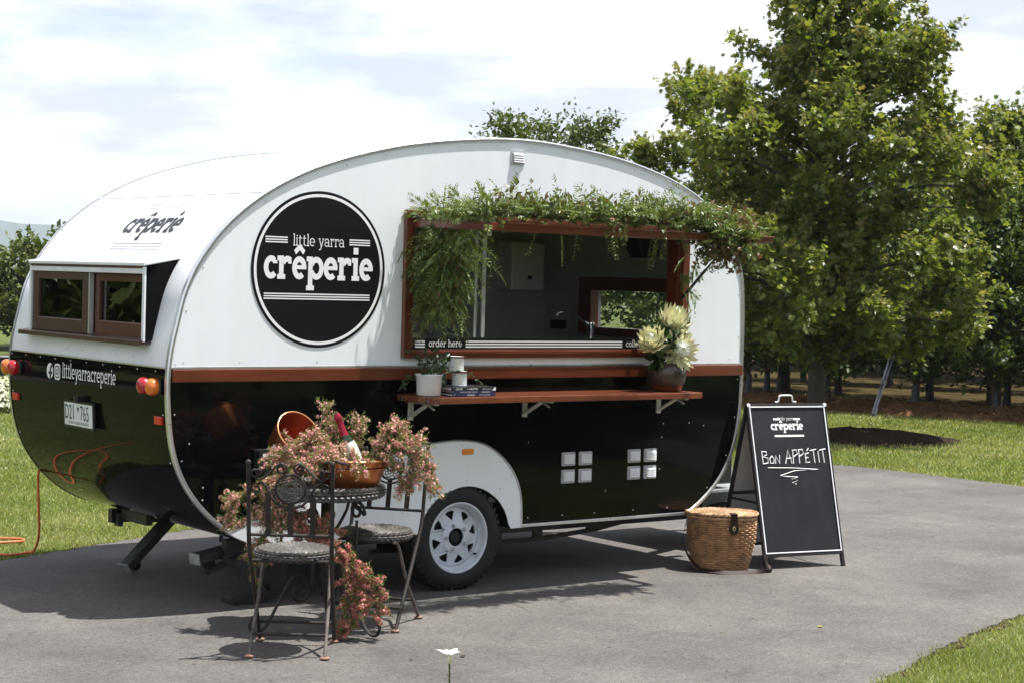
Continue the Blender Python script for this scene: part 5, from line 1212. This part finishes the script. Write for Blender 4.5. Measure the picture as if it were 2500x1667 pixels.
for u0 in (0, wd-.022): slab_box(u0, u0+.022, 0, LS-.012, -.010, .010, 'leg', 'black_metal', fn_=SBK)
for v0 in (zb, LS*.42, LS-.05): slab_box(.022, wd-.022, v0, v0+.02, -.012, .012, 'rail', 'black_metal', fn_=SBK)
for u0 in (.004, wd-.012):
    m_ = MB(); m_.bar(SB(u0+.01, LS*.40, -.012), SBK(u0+.01, LS*.40, -.01), .012, .012); m_.build('spreader', 'black_metal', asn)
tc_ = A0+nb*dep+UZ*Hs
m_ = MB(); m_.tube([tuple(p) for p in cat([tc_+ux*.215+UZ*.012, tc_+ux*.238+UZ*.014, tc_+ux*.246+UZ*.045, tc_+ux*.262+UZ*.052, tc_+ux*.325+UZ*.052, tc_+ux*.340+UZ*.045, tc_+ux*.348+UZ*.014, tc_+ux*.372+UZ*.012], 4)], .0055, 7); m_.build('handle', 'alu_edge', asn, smooth=60)
for u0 in (.01, wd-.01):
    m_ = MB(); m_.lathe([(.012, -.004), (.012, .004), (.001, .005)], 12, Matrix.Translation(tc_+ux*u0+fnn*.014-UZ*.01) @ fnn.to_track_quat('Z', 'Y').to_matrix().to_4x4()); m_.build('hinge', 'alu_edge', asn)
CB = lambda u, v, w_: SB(u, v, .0042+w_)
m_ = MB(); slab(m_, 'crêperie', .31, .21, CB, wd*.478, .855, .040, gap=-.03, wx=.80, w=.0006); slab(m_, 'little yarra', .14, .11, CB, wd*.478, .916, .0145, gap=.10, wx=.88, w=.0006)
quad(m_, CB, .185, .917, .236, .929, .0008); quad(m_, CB, .335, .917, .386, .929, .0008); quad(m_, CB, .183, .812, .402, .824, .0008); m_.build('lettering', 'white_vinyl', asn)
# hand-chalked BON APPETIT
STR = {'B': [[(0, 1), (.02, 0)], [(0, .98), (.45, .95), (.5, .72), (.05, .55), (.55, .45), (.55, .08), (.02, 0)]], 'O': [[(.3, .62), (.05, .4), (.1, .06), (.4, .05), (.5, .35), (.3, .62)]], 'N': [[(.02, 0), (.08, .62), (.42, .02), (.5, .66)]],
       'A': [[(0, 0), (.33, 1.0), (.62, 0)], [(.08, .38), (.60, .40)]], 'P': [[(.05, 0), (.1, 1.0)], [(.02, .98), (.45, 1.0), (.52, .70), (.08, .48)]], 'E': [[(.1, .75), (.08, .04), (.5, .08)], [(.06, .75), (.48, .82)], [(.06, .42), (.40, .46)], [(.30, .98), (.52, 1.2)]],
       'T': [[(.0, .90), (.62, 1.0)], [(.32, .94), (.36, 0)]], 'I': [[(.15, .86), (.18, .04)]], ' ': []}
m_ = MB(); u = .072
for ch_, s_, adv in (('B', .080, .050), ('O', .080, .042), ('N', .082, .048), (' ', 0, .028), ('A', .084, .055), ('P', .084, .045), ('P', .086, .046), ('E', .078, .045), ('T', .086, .048), ('I', .086, .022), ('T', .088, .05)):
    for st_ in STR[ch_]:
        m_.tube([CB(u+a*s_*.9, .645+v*s_, .0005) for a, v in st_], .0034, 5)
    u += adv
m_.tube([CB(a, v, .0005) for a, v in ((.105, .622), (.28, .618), (.475, .605), (.30, .600), (.19, .572), (.225, .566), (.318, .560), (.270, .548), (.315, .538), (.272, .526), (.302, .516))], .0026, 5)
m_.build('chalk_writing', 'chalk', asn, label='hand-chalked greeting')

# ------------------------------------------------------------------ fishing-creel basket
bc_ = Vector((2.775, -.155, .004)); bang = math.atan2(-.70, .714); bl = Vector((math.cos(bang), math.sin(bang), 0)); bs = Vector((-bl.y, bl.x, 0))
bas = thing('wicker_basket', 'round-bellied pale wicker basket with dark leather strap by the sign', 'basket', bc_)
def bshape(t, q):
    z = .330*q; sc = .80+.235*math.sin(PI*min(1, .10+.72*q))**1.0; sc = .72+.33*math.sin(PI*(.08+.56*q))
    c, s = math.cos(t), math.sin(t); x = .194*sc*math.copysign(abs(c)**.85, c); y = .150*sc*math.copysign(abs(s)**.85, s)
    n = (bl*(c/.194)+bs*(s/.150)).normalized(); return bc_+bl*x+bs*y+UZ*z, n
m_ = MB(); weave(m_, 25, 19, bshape, .012, nt=152); m_.build('body', 'pale_wicker', bas, smooth=80)
m_ = MB(); m_.lathe([(.12, .004), (.001, .004)], 20, Matrix.Translation(bc_)); m_.build('base', 'pale_wicker', bas)
def rope(mb_, z, grow, r_, tw):
    for ph in (0, PI):
        pts = []
        for k in range(120):
            t = 2*PI*k/120; p, n = bshape(t, 1.0); p = bc_+(p-bc_-UZ*.330)*grow; a = tw*t+ph
            pts.append(p+UZ*(z+r_*.8*math.sin(a))+n*(r_*.8*math.cos(a)))
        mb_.tube(pts, r_, 5, closed=True)
m_ = MB(); rope(m_, .323, 1.03, .0055, 26); m_.build('rim', 'pale_wicker', bas, smooth=60)
m_ = MB()
def lid(t, q):
    p, n = bshape(t, 1.0); d = p-bc_-UZ*.330; return bc_+d*(.03+1.03*q)+UZ*(.358-.012*q*q), UZ
weave(m_, 15, 21, lid, .0055, nt=126); ld_ = m_.build('lid', 'pale_wicker', bas, smooth=80)
m_ = MB(); rope(m_, .344, 1.075, .0065, 28); m_.build('lid_rim', 'pale_wicker', ld_, smooth=60)
fp_, fn_b = bshape(-PI/2+.30, .93); fo_ = (fn_b-UZ*0).normalized(); tx_ = UZ.cross(fo_).normalized()
m_ = MB(); cl = [(.020, .345), (.020, .27), (.026, .245), (.022, .222), (.010, .208)]
base_ = Vector((fp_.x, fp_.y, 0))+fo_*.020
lp_ = [(-.020, .360), (-.021, .306), (-.028, .276), (-.024, .252), (-.012, .238), (.012, .238), (.024, .252), (.028, .276), (.021, .306), (.020, .360)]
m_.poly([lp_], lambda u_, v_, w_: base_+tx_*u_+UZ*v_+fo_*(w_-.0), 0, .004); m_.add([base_+tx_*u_+UZ*.360+fo_*f_ for u_ in (-.020, .020) for f_ in (.004, -.07)], [(0, 1, 3, 2)]); m_.build('clasp', 'leather', bas, recalc=True)
m_ = MB(); mm_ = Matrix.Translation(base_+UZ*.273+fo_*.005) @ fo_.to_track_quat('Z', 'Y').to_matrix().to_4x4(); m_.tube([mm_ @ Vector((.007*math.cos(a*PI/8), .012*math.sin(a*PI/8), .001)) for a in range(16)], .0025, 5, closed=True); m_.build('clasp_ring', 'brass', bas, smooth=60)
for s_ in (-1, 1):
    m_ = MB(); m_.lathe([(.006, 0), (.004, .004), (.0001, .005)], 8, Matrix.Translation(base_+tx_*(.036*s_)+UZ*.271-fo_*.006) @ fo_.to_track_quat('Z', 'Y').to_matrix().to_4x4()); m_.build('stud', 'brass', bas)
def ribbon(mb_, pts, wdir, wdt, th_=.003):
    c = [Vector(p) for p in cat(pts, 8)]; k = len(c); vs_ = []
    for i, p in enumerate(c):
        t = i/(k-1); f = t*(len(wdir)-1); j = min(int(f), len(wdir)-2); wv = Vector(wdir[j]).lerp(Vector(wdir[j+1]), f-j).normalized()
        d = (c[min(i+1, k-1)]-c[max(i-1, 0)]).normalized(); n = d.cross(wv).normalized(); vs_ += [p+wv*wdt/2, p+wv*wdt/2+n*th_, p-wv*wdt/2+n*th_, p-wv*wdt/2]
    mb_.add(vs_, [(4*i+a, 4*i+4+a, 4*i+4+(a+1) % 4, 4*i+(a+1) % 4) for i in range(k-1) for a in range(4)]+[(0, 1, 2, 3), (4*k-1, 4*k-2, 4*k-3, 4*k-4)])
re_ = bc_+bl*.208; le_ = bc_-bl*.208; m_ = MB()
ribbon(m_, [re_+UZ*.27, re_+bl*.030+UZ*.20, re_+bl*.040+UZ*.12, re_+bl*.065+UZ*.05, re_+bl*.10+bs*-.02+UZ*.012, re_+bl*.085-bs*.06+UZ*.008, re_+bl*.0-bs*.13+UZ*.010, bc_-bs*.20+bl*.02+UZ*.012, le_+bl*.08-bs*.15+UZ*.03, le_-bl*.01-bs*.05+UZ*.14, le_-bl*.006+UZ*.27],
       [bs, bs, bs, bs*.8+UZ*.3, bs*.3+UZ*.6, UZ*.7+bl*.5, bs*.6+UZ*.5, bs*.7+UZ*.5, bs*.5+bl*.5, bs, bs], .034)
m_.build('strap', 'leather', bas, smooth=60)
for e_ in (re_+UZ*.27, le_+UZ*.27):
    m_ = MB(); m_.tube([e_+bs*.014*math.cos(a*PI/6)+UZ*(.012*math.sin(a*PI/6)+.006) for a in range(12)], .0025, 5, closed=True); m_.build('buckle', 'brass', bas, smooth=60)

# ------------------------------------------------------------------ extension cord, iris, fallen leaves
cd = MB(); cd.tube([tuple(p) for p in cat([(-.655, 1.93, .56), (-.652, 1.985, .50), (-.630, 2.02, .30), (-.60, 2.08, .14), (-.575, 2.20, .03), (-.60, 2.24, .012), (-.66, 2.22, .010), (-.74, 2.20, .012), (-.79, 2.26, .014), (-.95, 2.36, .014), (-1.2, 2.50, .014), (-1.3, 2.8, .014), (-1.0, 3.0, .015), (-.6, 2.86, .016), (-.44, 2.76, .016), (-.46, 2.66, .016), (-.60, 2.66, .016), (-1.1, 2.75, .016), (-1.8, 3.0, .015)], 7)], .0075, 7)
tag(cd.build('extension_cord', 'cord', smooth=60), 'orange extension cord hanging from the caravan rear onto the lawn', 'cord')
def iris(label, base, head, r, blades):
    base = Vector(base); root = thing('iris_flower', label, 'flower', base); head = Vector(head)
    b = MB(); b.tube([tuple(p) for p in cat([tuple(base), tuple(base.lerp(head, .5)+Vector((.004, 0, 0))), tuple(head-UZ*.012), tuple(head)], 5)], [.0032]*10+[.0036]*5+[.005], 7); b.build('stem', 'stem_green', root, smooth=60)
    tv = []; tf = []; ns = 5
    for i in range(ns+1):
        t = i/ns; wd_ = .30*math.sin(PI*min(1, .12+.70*t))*(1-t**6); tv += [(-wd_, t*.92, .25*t-.42*t*t+.04), (0, t, .25*t-.46*t*t), (wd_, t*.92, .25*t-.42*t*t+.04)]
    for i in range(ns): tf += [(3*i, 3*i+1, 3*i+4, 3*i+3), (3*i+1, 3*i+2, 3*i+5, 3*i+4)]
    dd_ = []; 
    for k in range(6): a = 2*PI*k/6+.3; dd_.append((math.cos(a), math.sin(a), .75))
    dd_ = np.array(dd_); dd_ /= np.linalg.norm(dd_, axis=1)[:, None]; zz_ = np.array([0, 0, 1.])-dd_*dd_[:, 2:3]; zz_ /= np.linalg.norm(zz_, axis=1)[:, None]
    foliage('petals', 'white_petal', root, [scatter(tv, tf, np.repeat(np.array(head)[None], 6, 0), np.stack([np.cross(dd_, zz_), dd_, zz_], 2), np.array([1, .85]*3)*r)], smooth=60)
    b = MB(); b.lathe([(.005, -.02), (.008, -.008), (.006, .004), (.0001, .008)], 10, Matrix.Translation(head)); b.build('throat', 'bract', root, smooth=60)
    for q in blades:
        b = MB(); p0 = base+Vector(q[0]); p1 = base+Vector(q[1]); mid = p0.lerp(p1, .6); b.add([p0-R2*.006, p0+R2*.006, mid+R2*.0065, p1, mid-R2*.0065, mid+F2*.003], [(0, 1, 5), (1, 2, 5), (2, 3, 5), (3, 4, 5), (4, 0, 5)]); b.build('leaf_blade', 'stem_green', root)
iris('white iris bloom on a green stem in the foreground', (-1.441, -3.225, -.008), (-1.441, -3.219, .470), .052, [((-.29, .22, 0), (-.324, .246, .405)), ((.03, -.05, 0), (.05, -.04, .28)), ((-.05, .02, 0), (-.10, .03, .25))])
def fallen(label, p, s, tn, rz):
    me_ = scatter(*LEAF1, np.array([p]), frames(np.array([[math.cos(rz), math.sin(rz), .12]]), ((0, 0, 3), .3)), np.array([s]), np.array([tn])); o = foliage('fallen_leaf', 'dead_leaf', None, [me_]); tag(o, label, 'leaf', 'fallen leaves on the driveway')
fallen('curled yellow-green leaf lying alone on the driveway right of the basket', (1.893, -1.772, .008), .045, 0, .4)
fallen('small yellow leaf on the driveway under the table', (-.43, -.53, .008), .04, 0, 2.0)
fallen('dark dry leaf on the driveway right of the chairs', (-.10, -1.45, .008), .04, 1, .2)
fallen('tiny dark leaf scrap on the driveway near the white iris bloom', (-.33, -1.40, .008), .025, 1, 1.2)

# grit, twigs and leaf scraps lying on the driveway
n = 520; x = rng.uniform(-2.2, 7.5, n); y = rng.uniform(-3.0, 3.4, n); k_ = np.abs(rng.normal(size=n))
lit = foliage('leaf_litter', 'dead_leaf', None, [scatter(*LEAF1, np.stack([x, y, np.full(n, .0065)], 1), frames(np.stack([rng.normal(size=n), rng.normal(size=n), rng.normal(size=n)*.1], 1), ((0, 0, 3), .4)), rng.uniform(.006, .020, n), rng.uniform(.3, 1, n))], kind='stuff')
lit['label'] = 'tiny leaf scraps and grit scattered over the driveway'
# ------------------------------------------------------------------ trees and shrubs
def trunk_mesh(pts, rads, n=9, wob=.06):
    b = MB(); c = [tuple(p) for p in cat(pts, 4)]; r = [x for x in np.interp(np.linspace(0, 1, len(c)), np.linspace(0, 1, len(rads)), rads)]
    b.tube(c, [q*(1+rnd.uniform(-wob, wob)) for q in r], n); return b
def maple(name, label, loc, H, width, nb, shoots, leaves, lsz, z0, seed, tmpl=LEAF5, mat_='maple_leaf', trunk_r=.10, red=.5, group=None, outline=None, clear=.35, rz=0):
    global rng
    keep = rng; rng = np.random.default_rng(seed); R_ = random.Random(seed)
    root = thing(name, label, 'tree', loc, rz, group=group)
    tk = trunk_mesh([(0, 0, -.05), (.02, .01, .3), (.0, .03, H*.35), (.05, -.02, H*.65), (.02, .0, H*.96)], [trunk_r*1.35, trunk_r, trunk_r*.72, trunk_r*.36, .012], 10)
    outline = outline or (lambda z: width*min(1, max(.05, (1-(z/H))*2.3))**.8)
    P_, D_, S_, Tn = [], [], [], []
    for k in range(nb):
        f = (k+.5)/nb; zs = z0*.85+(H*.90-z0*.85)*f**1.05; az = k*2.39996+R_.uniform(-.4, .4)
        zt = min(H*.985, zs+(.35+.55*f)*R_.uniform(.45, 1.1)*(width*.42)+.05); rr = outline(zt)*(R_.uniform(.70, 1.10) if R_.random() < .8 else R_.uniform(.35, .65))
        a = np.array([0.03, 0, zs]); d = np.array([math.cos(az)*rr, math.sin(az)*rr, zt-zs]); mid = a+d*.5+np.array([0, 0, .10*rr]); e = a+d
        bc = np.array(cat([a, mid, e], 5)); tk.tube([tuple(p) for p in bc], [max(.006, trunk_r*.36*(1-.85*i/(len(bc)-1))*(1-.5*f)) for i in range(len(bc))], 6)
        ns = max(4, int(shoots*(.4+.6*rr/width))); lobes = [1-(1-clear)*R_.random()**1.4 for _ in range(3)]+[1.0, .96]
        for s in range(ns):
            t = min(1, max(clear*.6, R_.choice(lobes)+R_.gauss(0, .03))); i = int(t*(len(bc)-1)); p = bc[i]+rng.normal(size=3)*np.array([.05, .05, .035])*width
            sd = np.array([math.cos(az), math.sin(az), 0])*.45+rng.normal(size=3)*np.array([.55, .55, .25])+np.array([0, 0, .75]); sd /= np.linalg.norm(sd); Ls = width*R_.uniform(.11, .26)
            q = rng.random(leaves)**.8; pp = p+sd*Ls*q[:, None]+rng.normal(size=(leaves, 3))*lsz*(.85-.55*q[:, None]); ld = rng.normal(size=(leaves, 3))*.8+sd*.3+np.array([0, 0, -.30]); ld += (pp-np.array([0, 0, zs]))*np.array([.5, .5, 0])/width
            P_.append(pp); D_.append(ld); S_.append(rng.uniform(.65, 1.1, leaves)*lsz*(1-.35*q)); Tn.append(np.clip((q-.72)*3.2*red*rng.random()*1.4+rng.normal(0, .05, leaves), 0, 1))
    tr = tk.build('trunk', 'bark', root, smooth=60, world=False)
    P_, D_, S_, Tn = map(np.concatenate, (P_, D_, S_, Tn))
    foliage('crown', mat_, root, [scatter(*tmpl, P_, frames(D_, ((.12, -.1, 1), .55)), S_, Tn)], world=False, kind='stuff')
    rng = keep; return root
def copy_tree(root, loc, rz, label, scale=1.0, group=None):
    r = root.copy(); COL.objects.link(r); r.matrix_basis = Matrix.Translation(Vector(loc)) @ Matrix.Rotation(rz, 4, 'Z') @ Matrix.Scale(scale, 4); r['label'] = label
    if group: r['group'] = group
    for ch in list(root.children): c = ch.copy(); COL.objects.link(c); c.parent = r
    return r
def mo(z): return float(np.interp(z, [.9, 1.3, 2.0, 2.8, 3.4, 3.9, 4.4, 4.8, 5.15, 5.4], [1.15, 1.8, 2.1, 2.15, 2.05, 1.65, 1.15, .75, .42, .1]))
maple('maple_tree', 'tall spreading maple on the lawn right of the caravan', (10.71, 6.45, 0), 5.25, 1.95, 96, 17, 54, .098, .85, 3, trunk_r=.105, red=.5, outline=mo, clear=.22)
maple('maple_tree', 'maple at the right edge of the photo beyond the tall maple', (17.0, 8.75, 0), 4.2, 2.1, 70, 16, 30, .12, .9, 5, trunk_r=.11, red=.45)
t3 = maple('maple_tree', 'maple whose crown shows above the caravan roof', (12.7, 14.0, 0), 4.1, 1.65, 80, 13, 22, .12, 1.3, 6, outline=lambda z: float(np.interp(z, [1, 2.5, 3.4, 3.8, 4.1], [1.2, 1.75, 1.65, 1.35, .6])), tmpl=LEAF1, mat_='far_leaf', red=.5)
maple('maple_tree', 'maple close behind the nose of the caravan with its trunk left of the sign', (17.2, 13.2, 0), 3.3, 1.8, 60, 15, 18, .15, .8, 8, trunk_r=.10, red=.35, tmpl=LEAF1)
# orchard rows
ot = maple('orchard_tree', 'netted orchard tree', (0, 0, 0), 3.2, 1.2, 50, 13, 16, .13, .34, 21, tmpl=LEAF1, mat_='orchard_leaf', trunk_r=.045, red=.1, clear=.15)
ot2 = maple('orchard_tree', 'netted orchard tree', (0, 0, 0), 3.4, 1.25, 50, 13, 16, .13, .38, 22, tmpl=LEAF1, mat_='orchard_leaf', trunk_r=.05, red=.15, clear=.15)
def guard(root):
    for ch in list(root.children):
        if ch.name.startswith('trunk'):
            pass
    b = MB(); b.lathe([(.050, -.02), (.068, .04), (.056, .13), (.050, .24), (.048, .32), (.046, .33)], 10); o = b.build('trunk_guard', 'guard', root, smooth=50, world=False)
guard(ot); guard(ot2)
ORD = ['first', 'second', 'third', 'fourth', 'fifth', 'sixth', 'seventh', 'eighth', 'ninth', 'tenth', 'eleventh', 'twelfth', 'thirteenth', 'fourteenth']
rows = [('front', .80, 1.2, 9, .9), ('second', 4.0, 1.35, 9, 1.2), ('back', 8.0, 1.7, 9, .6)]
first = {0: True, 1: True}; k = 0
for rn, dist, step, cnt, u0 in rows:
    for i in range(cnt):
        p = OA+OD*(u0+i*step+rnd.uniform(-.15, .15))+ON*(dist+rnd.uniform(-.12, .12)); z = .10 if rn == 'front' else 0
        src = (ot, ot2)[k % 2]; lab = f'{ORD[i]} orchard tree from the left in the {rn} orchard row'; sc_ = rnd.uniform(.88, 1.08)*(.95 if rn == 'back' else 1)
        if first[k % 2]:
            first[k % 2] = False; src.matrix_basis = Matrix.Translation((p.x, p.y, z)) @ Matrix.Rotation(rnd.random()*6, 4, 'Z') @ Matrix.Scale(sc_, 4); src['label'] = lab; src['group'] = 'orchard trees in rows'
        else: copy_tree(src, (p.x, p.y, z), rnd.random()*6, lab, sc_, 'orchard trees in rows')
        k += 1
# bushy trees far left
lt = maple('hedgerow_tree', 'bushy hedgerow tree at the left edge beyond the lawn', (8.6, 28.8, 0), 2.0, 1.5, 40, 11, 14, .19, .25, 31, tmpl=LEAF1, mat_='far_leaf', red=.5, group='hedgerow trees beyond the lawn')
copy_tree(lt, (10.2, 28.2, 0), 2.0, 'bushy hedgerow tree beside the rear window, partly behind the caravan', 1.04, 'hedgerow trees beyond the lawn')
copy_tree(lt, (11.8, 29.5, 0), 4.0, 'taller hedgerow tree rising behind the curved rear roof', 1.12, 'hedgerow trees beyond the lawn')
copy_tree(lt, (7.0, 30.2, 0), 3.0, 'outermost hedgerow tree, cut by the left edge of the photo', .78, 'hedgerow trees beyond the lawn')
for q_ in range(9):
    p = OA+OD*(-2+q_*2.6)+ON*(13+.8*math.sin(q_*2.1)); copy_tree(lt, (p.x, p.y, 0), q_*1.1, f'{ORD[q_]} tree from the left in the dark windbreak behind the orchard', 1.75+.15*math.sin(q_*1.7), 'windbreak trees behind the orchard')
# trees that only show mirrored in the glass and the black paint
for q_, (x_, y_, s_c, lab_) in enumerate(((3.4, -9.2, 1.35, 'tree mirrored in the black side below the round sign'), (5.6, -8.6, 1.5, 'tree mirrored in the left pane of the serving window'), (8.0, -9.0, 1.55, 'tree mirrored in the black side above the wheel guard'), (10.3, -11.8, 1.8, 'tree mirrored in the black side below the shelf'), (13.6, -12.8, 1.9, 'tree mirrored in the black side near the nose'), (-4.8, 15.4, 1.35, 'tree mirrored at the left in the rear window'), (-7.1, 14.8, 1.55, 'tree mirrored in the left pane of the rear window'), (-9.6, 14.0, 1.5, 'tree mirrored in the right pane of the rear window'), (-12.4, 12.8, 1.45, 'tree mirrored in the top of the black rear'))):
    copy_tree(lt, (x_, y_, 0), q_*1.3, lab_, s_c*1.35, 'trees seen only as reflections')
# straining wires by the orchard end post
g0 = Vector((13.967, 8.413, -.01)); gd = Vector((1.05, .25, 1.75))
gw = thing('stay_wire', 'pair of dark stay wires slanting up from the lawn into the orchard', 'wire', g0)
for s in (-1, 1):
    b = MB(); b.tube([g0+R2*.012*s+UZ*.05, g0+gd*1.25+R2*.05*s], .016, 6); b.build('wire', 'cable_guard', gw, smooth=60)
b = MB(); b.tube([g0-UZ*.05, g0+gd*.08], .028, 8); b.build('anchor', 'guard', gw)
# creamy flowering shrub and dark wall at the left edge
sh = thing('flowering_shrub', 'low cream-flowered shrub at the left edge of the lawn', 'shrub', (3.35, 12.75, 0))
n = 900; p = rng.normal(size=(n, 3)); p /= np.linalg.norm(p, axis=1)[:, None]; p *= rng.uniform(.75, 1.02, (n, 1)); p[:, 2] = np.abs(p[:, 2]); sc_ = np.array([.55, .45, .40])
foliage('leaves', 'far_leaf', sh, [scatter(*LEAF1, p*sc_*.95+np.array([3.35, 12.75, 0]), frames(p+rng.normal(size=p.shape)*.5), rng.uniform(.06, .10, n))], kind='stuff')
n = 1100; p = rng.normal(size=(n, 3)); p /= np.linalg.norm(p, axis=1)[:, None]; p *= rng.uniform(.9, 1.06, (n, 1)); p[:, 2] = np.abs(p[:, 2]); p = p[p[:, 2] > .18]
fr_ = frames(p+rng.normal(size=p.shape)*.3); fr_ = np.stack([fr_[:, :, 0], fr_[:, :, 2], fr_[:, :, 1]], 2)
foliage('blossom', 'cream_flower', sh, [scatter(FLW_V, FLW_F, p*sc_+np.array([3.35, 12.75, 0]), fr_, rng.uniform(.025, .045, len(p)), np.clip(rng.normal(.1, .2, len(p)), 0, 1))], kind='stuff')
b = MB(); [b.tube([(3.35, 12.75, -.02), (3.35+.3*math.cos(a), 12.75+.3*math.sin(a), .3)], .01, 5) for a in range(6)]; b.build('stems', 'stem_brown', sh)
dw = thing('dark_panel_wall', 'low black wall with a pale capping behind the cream shrub', 'wall', (4.6, 15.4, 0))
b = MB(); b.bar((2.3, 16.2, .24), (6.4, 14.8, .24), .12, .50); b.build('wall_body', 'dark_wall', dw); b = MB(); b.bar((2.28, 16.2, .502), (6.42, 14.8, .502), .16, .02); b.build('capping', 'galvanised', dw)

# ------------------------------------------------------------------ lawn grass
from mathutils import Vector as _V
RL = np.array(road_loop)
def inside(poly, x, y):
    c = np.zeros(len(x), bool); n = len(poly); j = n-1
    for i in range(n):
        xi, yi = poly[i]; xj, yj = poly[j]; m = ((yi > y) != (yj > y)); 
        if yi != yj: c ^= m & (x < (xj-xi)*(y-yi)/(yj-yi)+xi)
        j = i
    return c
def blades(n, region, h, wdt, dens=None):
    x = rng.uniform(region[0], region[1], n); y = rng.uniform(region[2], region[3], n)
    # keep what the camera can see or mirror
    v = np.stack([x+4.8838, y+7.9683], 1); fwd = v@np.array([.611, .792]); lat = v@np.array([.792, -.611])
    ok = (fwd > 3) & (lat > -.46*fwd-2.0) & (lat < .36*fwd+1.5); keep = np.clip((8.5/np.maximum(fwd, 4))**1.1, .10, 1)
    ok &= rng.random(n) < keep; ok &= ~inside(road_sub, x+rng.normal(size=n)*.022, y+rng.normal(size=n)*.022)
    x, y, fwd = x[ok], y[ok], fwd[ok]; m = len(x); p = np.stack([x, y, np.full(m, -.012)], 1)
    d = rng.normal(size=(m, 3))*.62; d[:, 2] = 1.0; s = rng.uniform(.6, 1.25, m)*h*np.clip(fwd/9, .9, 2.2)**.5
    pn = np.sin(x*3.1+np.sin(y*4.3))*np.sin(y*3.9+x*1.6)*.3+np.sin(x*.9+1)*np.sin(y*.8)*.2+.12; tn = np.clip(rng.normal(.10, .24, m)+pn*1.15, 0, 1)
    ww = wdt*np.clip(fwd/8, 1, 3.2)
    tv = np.array([(-1, 0, 0), (1, 0, 0), (.6, .6, .12), (-.6, .6, .12), (0, 1, .3)], float)
    rot = frames(d); v = np.einsum('nij,nkj->nki', rot, np.stack([tv[None, :, 0]*ww[:, None], tv[None, :, 1]*s[:, None], tv[None, :, 2]*s[:, None]], 2))+p[:, None, :]
    f = np.array([(0, 1, 2), (0, 2, 3), (3, 2, 4)]); f = (f[None]+(np.arange(m)*5)[:, None, None]).reshape(-1, 3)
    return v.reshape(-1, 3), f, np.repeat(tn, 5)
road_sub = RL[::4]
g_ = foliage('lawn_grass', 'grass_blade', None, [blades(190000, (.0, 8.2, -5.6, -1.4), .034, .0022), blades(210000, (-4.6, 2.5, .4, 6.5), .030, .0024), blades(210000, (-5, 7, 6.5, 18), .034, .0030), blades(480000, (8.0, 17.5, -3.0, 12.5), .034, .0030), blades(60000, (-3.5, 2, -4.6, -2.2), .05, .0026)], kind='stuff')
g_['label'] = 'short green lawn grass beside the driveway'
# straw lying on the mulch row
n = 14000; u = rng.uniform(-2.5, 12.5, n); q = rng.random(n); v_ = q*1.35; pz = .13*np.sin(PI*np.minimum(1, q*1.02))**.8+.012
pos = np.array(OA)[None]+np.array(OD)[None]*u[:, None]+np.array(ON)[None]*v_[:, None]; pos[:, 2] = pz
d = rng.normal(size=(n, 3)); d[:, 2] = np.abs(d[:, 2])*.35
s_ = foliage('straw', 'straw', None, [scatter([(-.05, 0, 0), (.05, 0, 0), (.04, 1, .1), (-.04, 1, .1)], [(0, 1, 2, 3)], pos, frames(d), rng.uniform(.06, .14, n), rng.random(n))], kind='stuff'); s_['label'] = 'brown straw strewn along the orchard row'

# ------------------------------------------------------------------ the hazy air in front of the far hills
m = bpy.data.materials.new('haze'); m.use_nodes = True; t = m.node_tree; t.nodes.clear()
o_ = N(t, 'ShaderNodeOutputMaterial'); pv = N(t, 'ShaderNodeVolumePrincipled'); pv.inputs['Color'].default_value = (.80, .88, 1.0, 1); pv.inputs['Density'].default_value = .00022; pv.inputs['Anisotropy'].default_value = .2
t.links.new(pv.outputs[0], o_.inputs['Volume']); MAT['haze'] = m
hz = MB(); hz.box(-4300, 4300, -4300, 4300, -3.2, 180); hz.build('haze', 'haze', kind='stuff')
